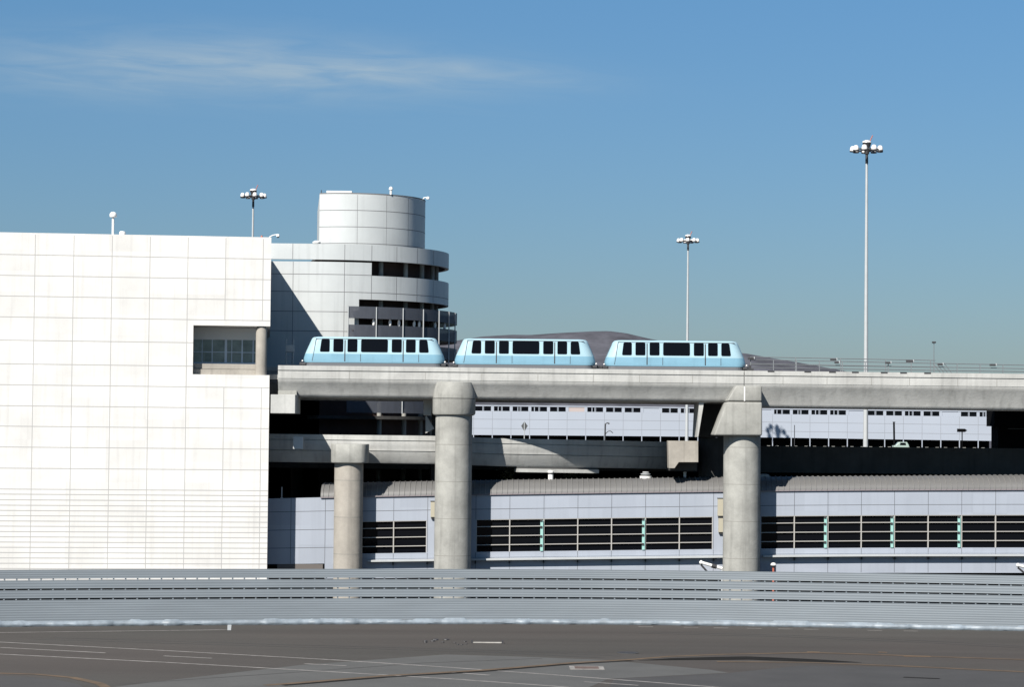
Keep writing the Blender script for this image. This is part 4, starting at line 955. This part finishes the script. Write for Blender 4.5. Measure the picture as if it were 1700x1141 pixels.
# street furniture in front of the far terminal
SY = 318.0
def sx(px): return at(px, 715, SY).x
def sz(py, px=1300): return at(px, py, SY).z
x_ = sx(870.5); t = thing('diamond_sign', 'grey back of a diamond road sign in front of the far terminal wall', 'sign', (x_, SY, zDk))
MB().prism([(x_, sz(700, 870)), (x_ + .45, sz(707.5, 870)), (x_, sz(717, 870)), (x_ - .42, sz(707.5, 870))], SY - .02, SY + .02).build('plate', mat('sign_back', (0.05, 0.052, 0.055), .5), t)
MB().tube([(x_, SY - .06, zDk), (x_, SY - .06, sz(701, 870))], .06, 8).build('post', GALV, t)
x_ = sx(1004); t = thing('street_lamp', 'dark lamp post with a short arm in front of the far terminal wall', 'lamp', (x_, SY, zDk))
MB().tube([(x_, SY, zDk), (x_ + .08, SY, sz(704, 1004))], .09, 8).build('post', DARK, t); MB().tube([(x_ + .08, SY, sz(704, 1004)), (x_ + .3, SY, sz(702.6, 1004)), (x_ + .5, SY, sz(702.8, 1004))], .07, 8).build('arm', DARK, t); MB().box(x_ + .4, x_ + .62, SY - .1, SY + .1, sz(704, 1004) - .05, sz(702.4, 1004)).build('lamp_head', DARK, t)
arc = [(sx(1012) + .62 * math.cos(a), SY, sz(728, 1012) + .95 * math.sin(a)) for a in [math.pi * (1 - i / 12 * .75) for i in range(13)]]
t = thing('hoop_rail', 'thin dark hoop beside the lamp post in front of the far wall', 'hoop', (sx(1012), SY, zDk)); MB().tube(arc, .05, 6).build('hoop', DARK, t, smooth=60); MB().tube([(arc[0][0], SY, zDk), arc[0]], .05, 6).build('stem', DARK, t)
x_ = sx(1319); t = thing('sign_post', 'thin bare dark post in front of the far wall right of the third car pier', 'post', (x_, SY, zDk)); MB().tube([(x_, SY, zDk), (x_, SY, sz(706, 1319))], .05, 8).build('post', DARK, t); MB().lathe([(.12, zDk), (.12, zDk + .1)], x_, SY, 10).build('base', DARK, t)
x_ = sx(1485); t = thing('sign_post', 'thick leaning dark post right of the tall floodlight mast', 'post', (x_, SY, zDk)); MB().tube([(x_, SY, zDk), (x_ - .08, SY, sz(702, 1485))], .13, 10).build('post', BLACK, t); MB().box(x_ - .22, x_ + .08, SY - .12, SY + .12, sz(702, 1485), sz(700.5, 1485)).build('cap', DARK, t)
x_ = sx(1597.5); t = thing('arrow_sign', 'dark arrow shaped sign pointing right on a thin post before the far wall', 'sign', (x_, SY, zDk))
z_ = sz(715, 1597); MB().prism([(x_ - .68, z_ - .22), (x_ + .35, z_ - .22), (x_ + .66, z_), (x_ + .35, z_ + .22), (x_ - .68, z_ + .22)], SY - .05, SY + .05).build('plate', BLACK, t); MB().tube([(x_, SY + .1, zDk), (x_, SY + .1, z_)], .07, 8).build('post', BLACK, t)  # plate and post coloured black for their backlit look
# pale van roof peeping over the parapet
x_ = sx(1495); zv = sz(734.2, 1495); t = thing('parked_van', 'pale green van roof just showing above the dark parapet', 'van', (x_, SY, zDk - .0))
vm = mat('pale_green_paint', (0.25, 0.31, 0.28), .4)
MB().prism([(x_ - 1.0, zDk + .25), (x_ + 1.0, zDk + .25), (x_ + 1.0, zv - .45), (x_ + .75, zv), (x_ - .25, zv), (x_ - .7, zv - .42), (x_ - 1.0, zv - .5)], SY - .8, SY + .8).build('body', vm, t, bevel=.06)
for d in (-.6, .6): MB().tube([(x_ + d, SY - .83, zDk + .27), (x_ + d, SY - .6, zDk + .27)], .26, 16).build('wheel', DARK, t)
MB().prism([(x_ - .2, zv - .42), (x_ + .6, zv - .42), (x_ + .55, zv - .1), (x_ - .15, zv - .1)], SY - .82, SY - .79).build('window', GLASS, t)

# ---------------------------------------------------------------- floodlight masts
def mast(px, Y, ptop, pbase_z, wpx, label, dirn, hr=1.0):
    x_ = at(px, ptop, Y).x; zt = at(px, ptop, Y).z; k = Y / F; rr = wpx / 2 * k
    t = thing('floodlight_mast', label, 'mast', (x_, Y, pbase_z), 'high floodlight masts')
    MB().lathe([(.24, pbase_z), (.11, zt)], x_, Y, 20).build('pole', GALV, t, smooth=50)
    MB().lathe([(.14, zt - 1.0), (.13, zt - .1)], x_, Y, 14).build('sleeve', DARK, t, smooth=50)
    h = MB(); h.lathe([(.38, zt + .95), (.44, zt + 1.0), (.40, zt + 1.14), (.15, zt + 1.24)], x_, Y, 20); h.build('top_cap', CHROME, t, smooth=40)
    h = MB(); h.lathe([(.22, zt - .1), (.28, zt + .5), (.42, zt + .94)], x_, Y, 20); h.build('winch_head', DARK, t, smooth=40)
    pts = [(x_ + rr * .82 * math.cos(a), Y + rr * .82 * math.sin(a), zt + .30) for a in [2 * math.pi * i / 28 for i in range(29)]]
    MB().tube(pts, .06, 6).build('ring', DARK, t, smooth=60)
    for i in range(4):
        a = math.pi / 4 + math.pi / 2 * i; MB().tube([(x_, Y, zt + .3), (x_ + rr * .82 * math.cos(a), Y + rr * .82 * math.sin(a), zt + .3)], .05, 6).build('spoke', DARK, t)
    for i in range(9):
        a = 2 * math.pi * (i + dirn) / 9; cx_, cy_ = x_ + rr * .86 * math.cos(a), Y + rr * .86 * math.sin(a)
        b = MB(); b.lathe([(.12, zt + .66), (.20, zt + .60), (.27, zt + .40), (.27, zt + .22)], cx_, cy_, 14); fl_ = b.build('floodlight', CHROME, t, smooth=45)
        MB().lathe([(.28, zt + .219), (.30, zt + .12), (.2, zt + .10)], cx_, cy_, 14).build('lens', DARK, fl_, smooth=45)
    MB().tube([(x_ + .3, Y, zt + 1.15), (x_ + .55, Y, zt + 1.7)], .05, 6).build('aerial', RED, t)
mast(1439, 229.0, 254.0, zDk, 54, 'tallest floodlight mast, standing on the road deck at right', .3)
mast(1142.3, 335.0, 404.0, zDk, 37, 'slim distant floodlight mast rising behind the rightmost train car', .6)
mast(420.5, 292.0, 330.0, 0.0, 43, 'floodlight mast rising behind the roof of the white building', .1)
x_ = at(1550.5, 570, 420).x; z_ = at(1550.5, 570, 420).z
t = thing('area_light', 'small far lamp on a thin pole above the handrail steps', 'lamp', (x_, 420, 0)); MB().lathe([(.10, 0), (.06, z_)], x_, 420, 10).build('pole', GALVD, t); MB().box(x_ - .32, x_ + .32, 419.7, 420.3, z_, z_ + .3).build('lamp_head', DARK, t, bevel=.06)

# ---------------------------------------------------------------- dry shrubs behind the barrel roof
def shrub(px, py, Y, lab):
    c = at(px, py, Y); t = thing('tree', lab, 'tree', (c.x, Y, 0)); MB().tube([(c.x, Y, 0), (c.x + .1, Y, c.z)], .12, 8, .04).build('trunk', BARK, t)
    mb = MB()
    for i in range(160):
        d = Vector((random.gauss(0, .35), random.gauss(0, .35), random.gauss(0, .45))); q = c + d; e1 = Vector((random.uniform(-1, 1), random.uniform(-1, 1), random.uniform(-1, 1))).normalized() * .12; e2 = e1.orthogonal().normalized() * .07
        mb.add([q - e1, q + e2, q + e1, q - e2], [(0, 1, 2, 3)])
    mb.build('crown', LEAF, t)
shrub(845, 788, 210.5, 'faint dry tree top in shadow under the lower guideway, left of the white pipe vent'); shrub(947, 790, 210.5, 'faint dry tree top in shadow under the lower guideway, right of the white pipe vent')

# ---------------------------------------------------------------- hills
prof = [(300, 640), (520, 612), (640, 585), (700, 570), (760, 562.5), (800, 556), (850, 553), (880, 553.5), (930, 550), (985, 547.3), (1010, 546.8), (1040, 550.5), (1075, 559), (1130, 570), (1200, 580), (1240, 584.5), (1270, 590), (1330, 600), (1400, 613), (1500, 640), (1650, 690), (1800, 720)]
HY = 3200.0; mb = MB(); vs = []; nx, ny = 220, 46
for i in range(nx + 1):
    px = 250 + (1850 - 250) * i / nx; top = at(px, lerp(prof, px) if px > 300 else 645, HY); x_ = top.x
    for j in range(ny + 1):
        f_ = j / ny * 1.5; Y = HY - 600 + 600 * f_
        s_ = f_ ** 1.25 if f_ <= 1 else math.cos((f_ - 1) * math.pi)
        h_ = max(0, top.z) * s_
        g = noise.noise(Vector((x_ * .006, Y * .006, 3))) * 9 + noise.noise(Vector((x_ * .025, Y * .02, 9))) * 5
        h_ += g * math.sin(math.pi * min(1, f_)) * (0.9 if f_ < 1 else 0); vs.append((x_ * (Y / HY), Y, h_ - 2))
mb.add(vs, [(i * (ny + 1) + j, (i + 1) * (ny + 1) + j, (i + 1) * (ny + 1) + j + 1, i * (ny + 1) + j + 1) for i in range(nx) for j in range(ny)])
tag(mb.build('hills', HILLM, smooth=60), 'low mauve brown hill on the horizon behind the train', kind='structure')
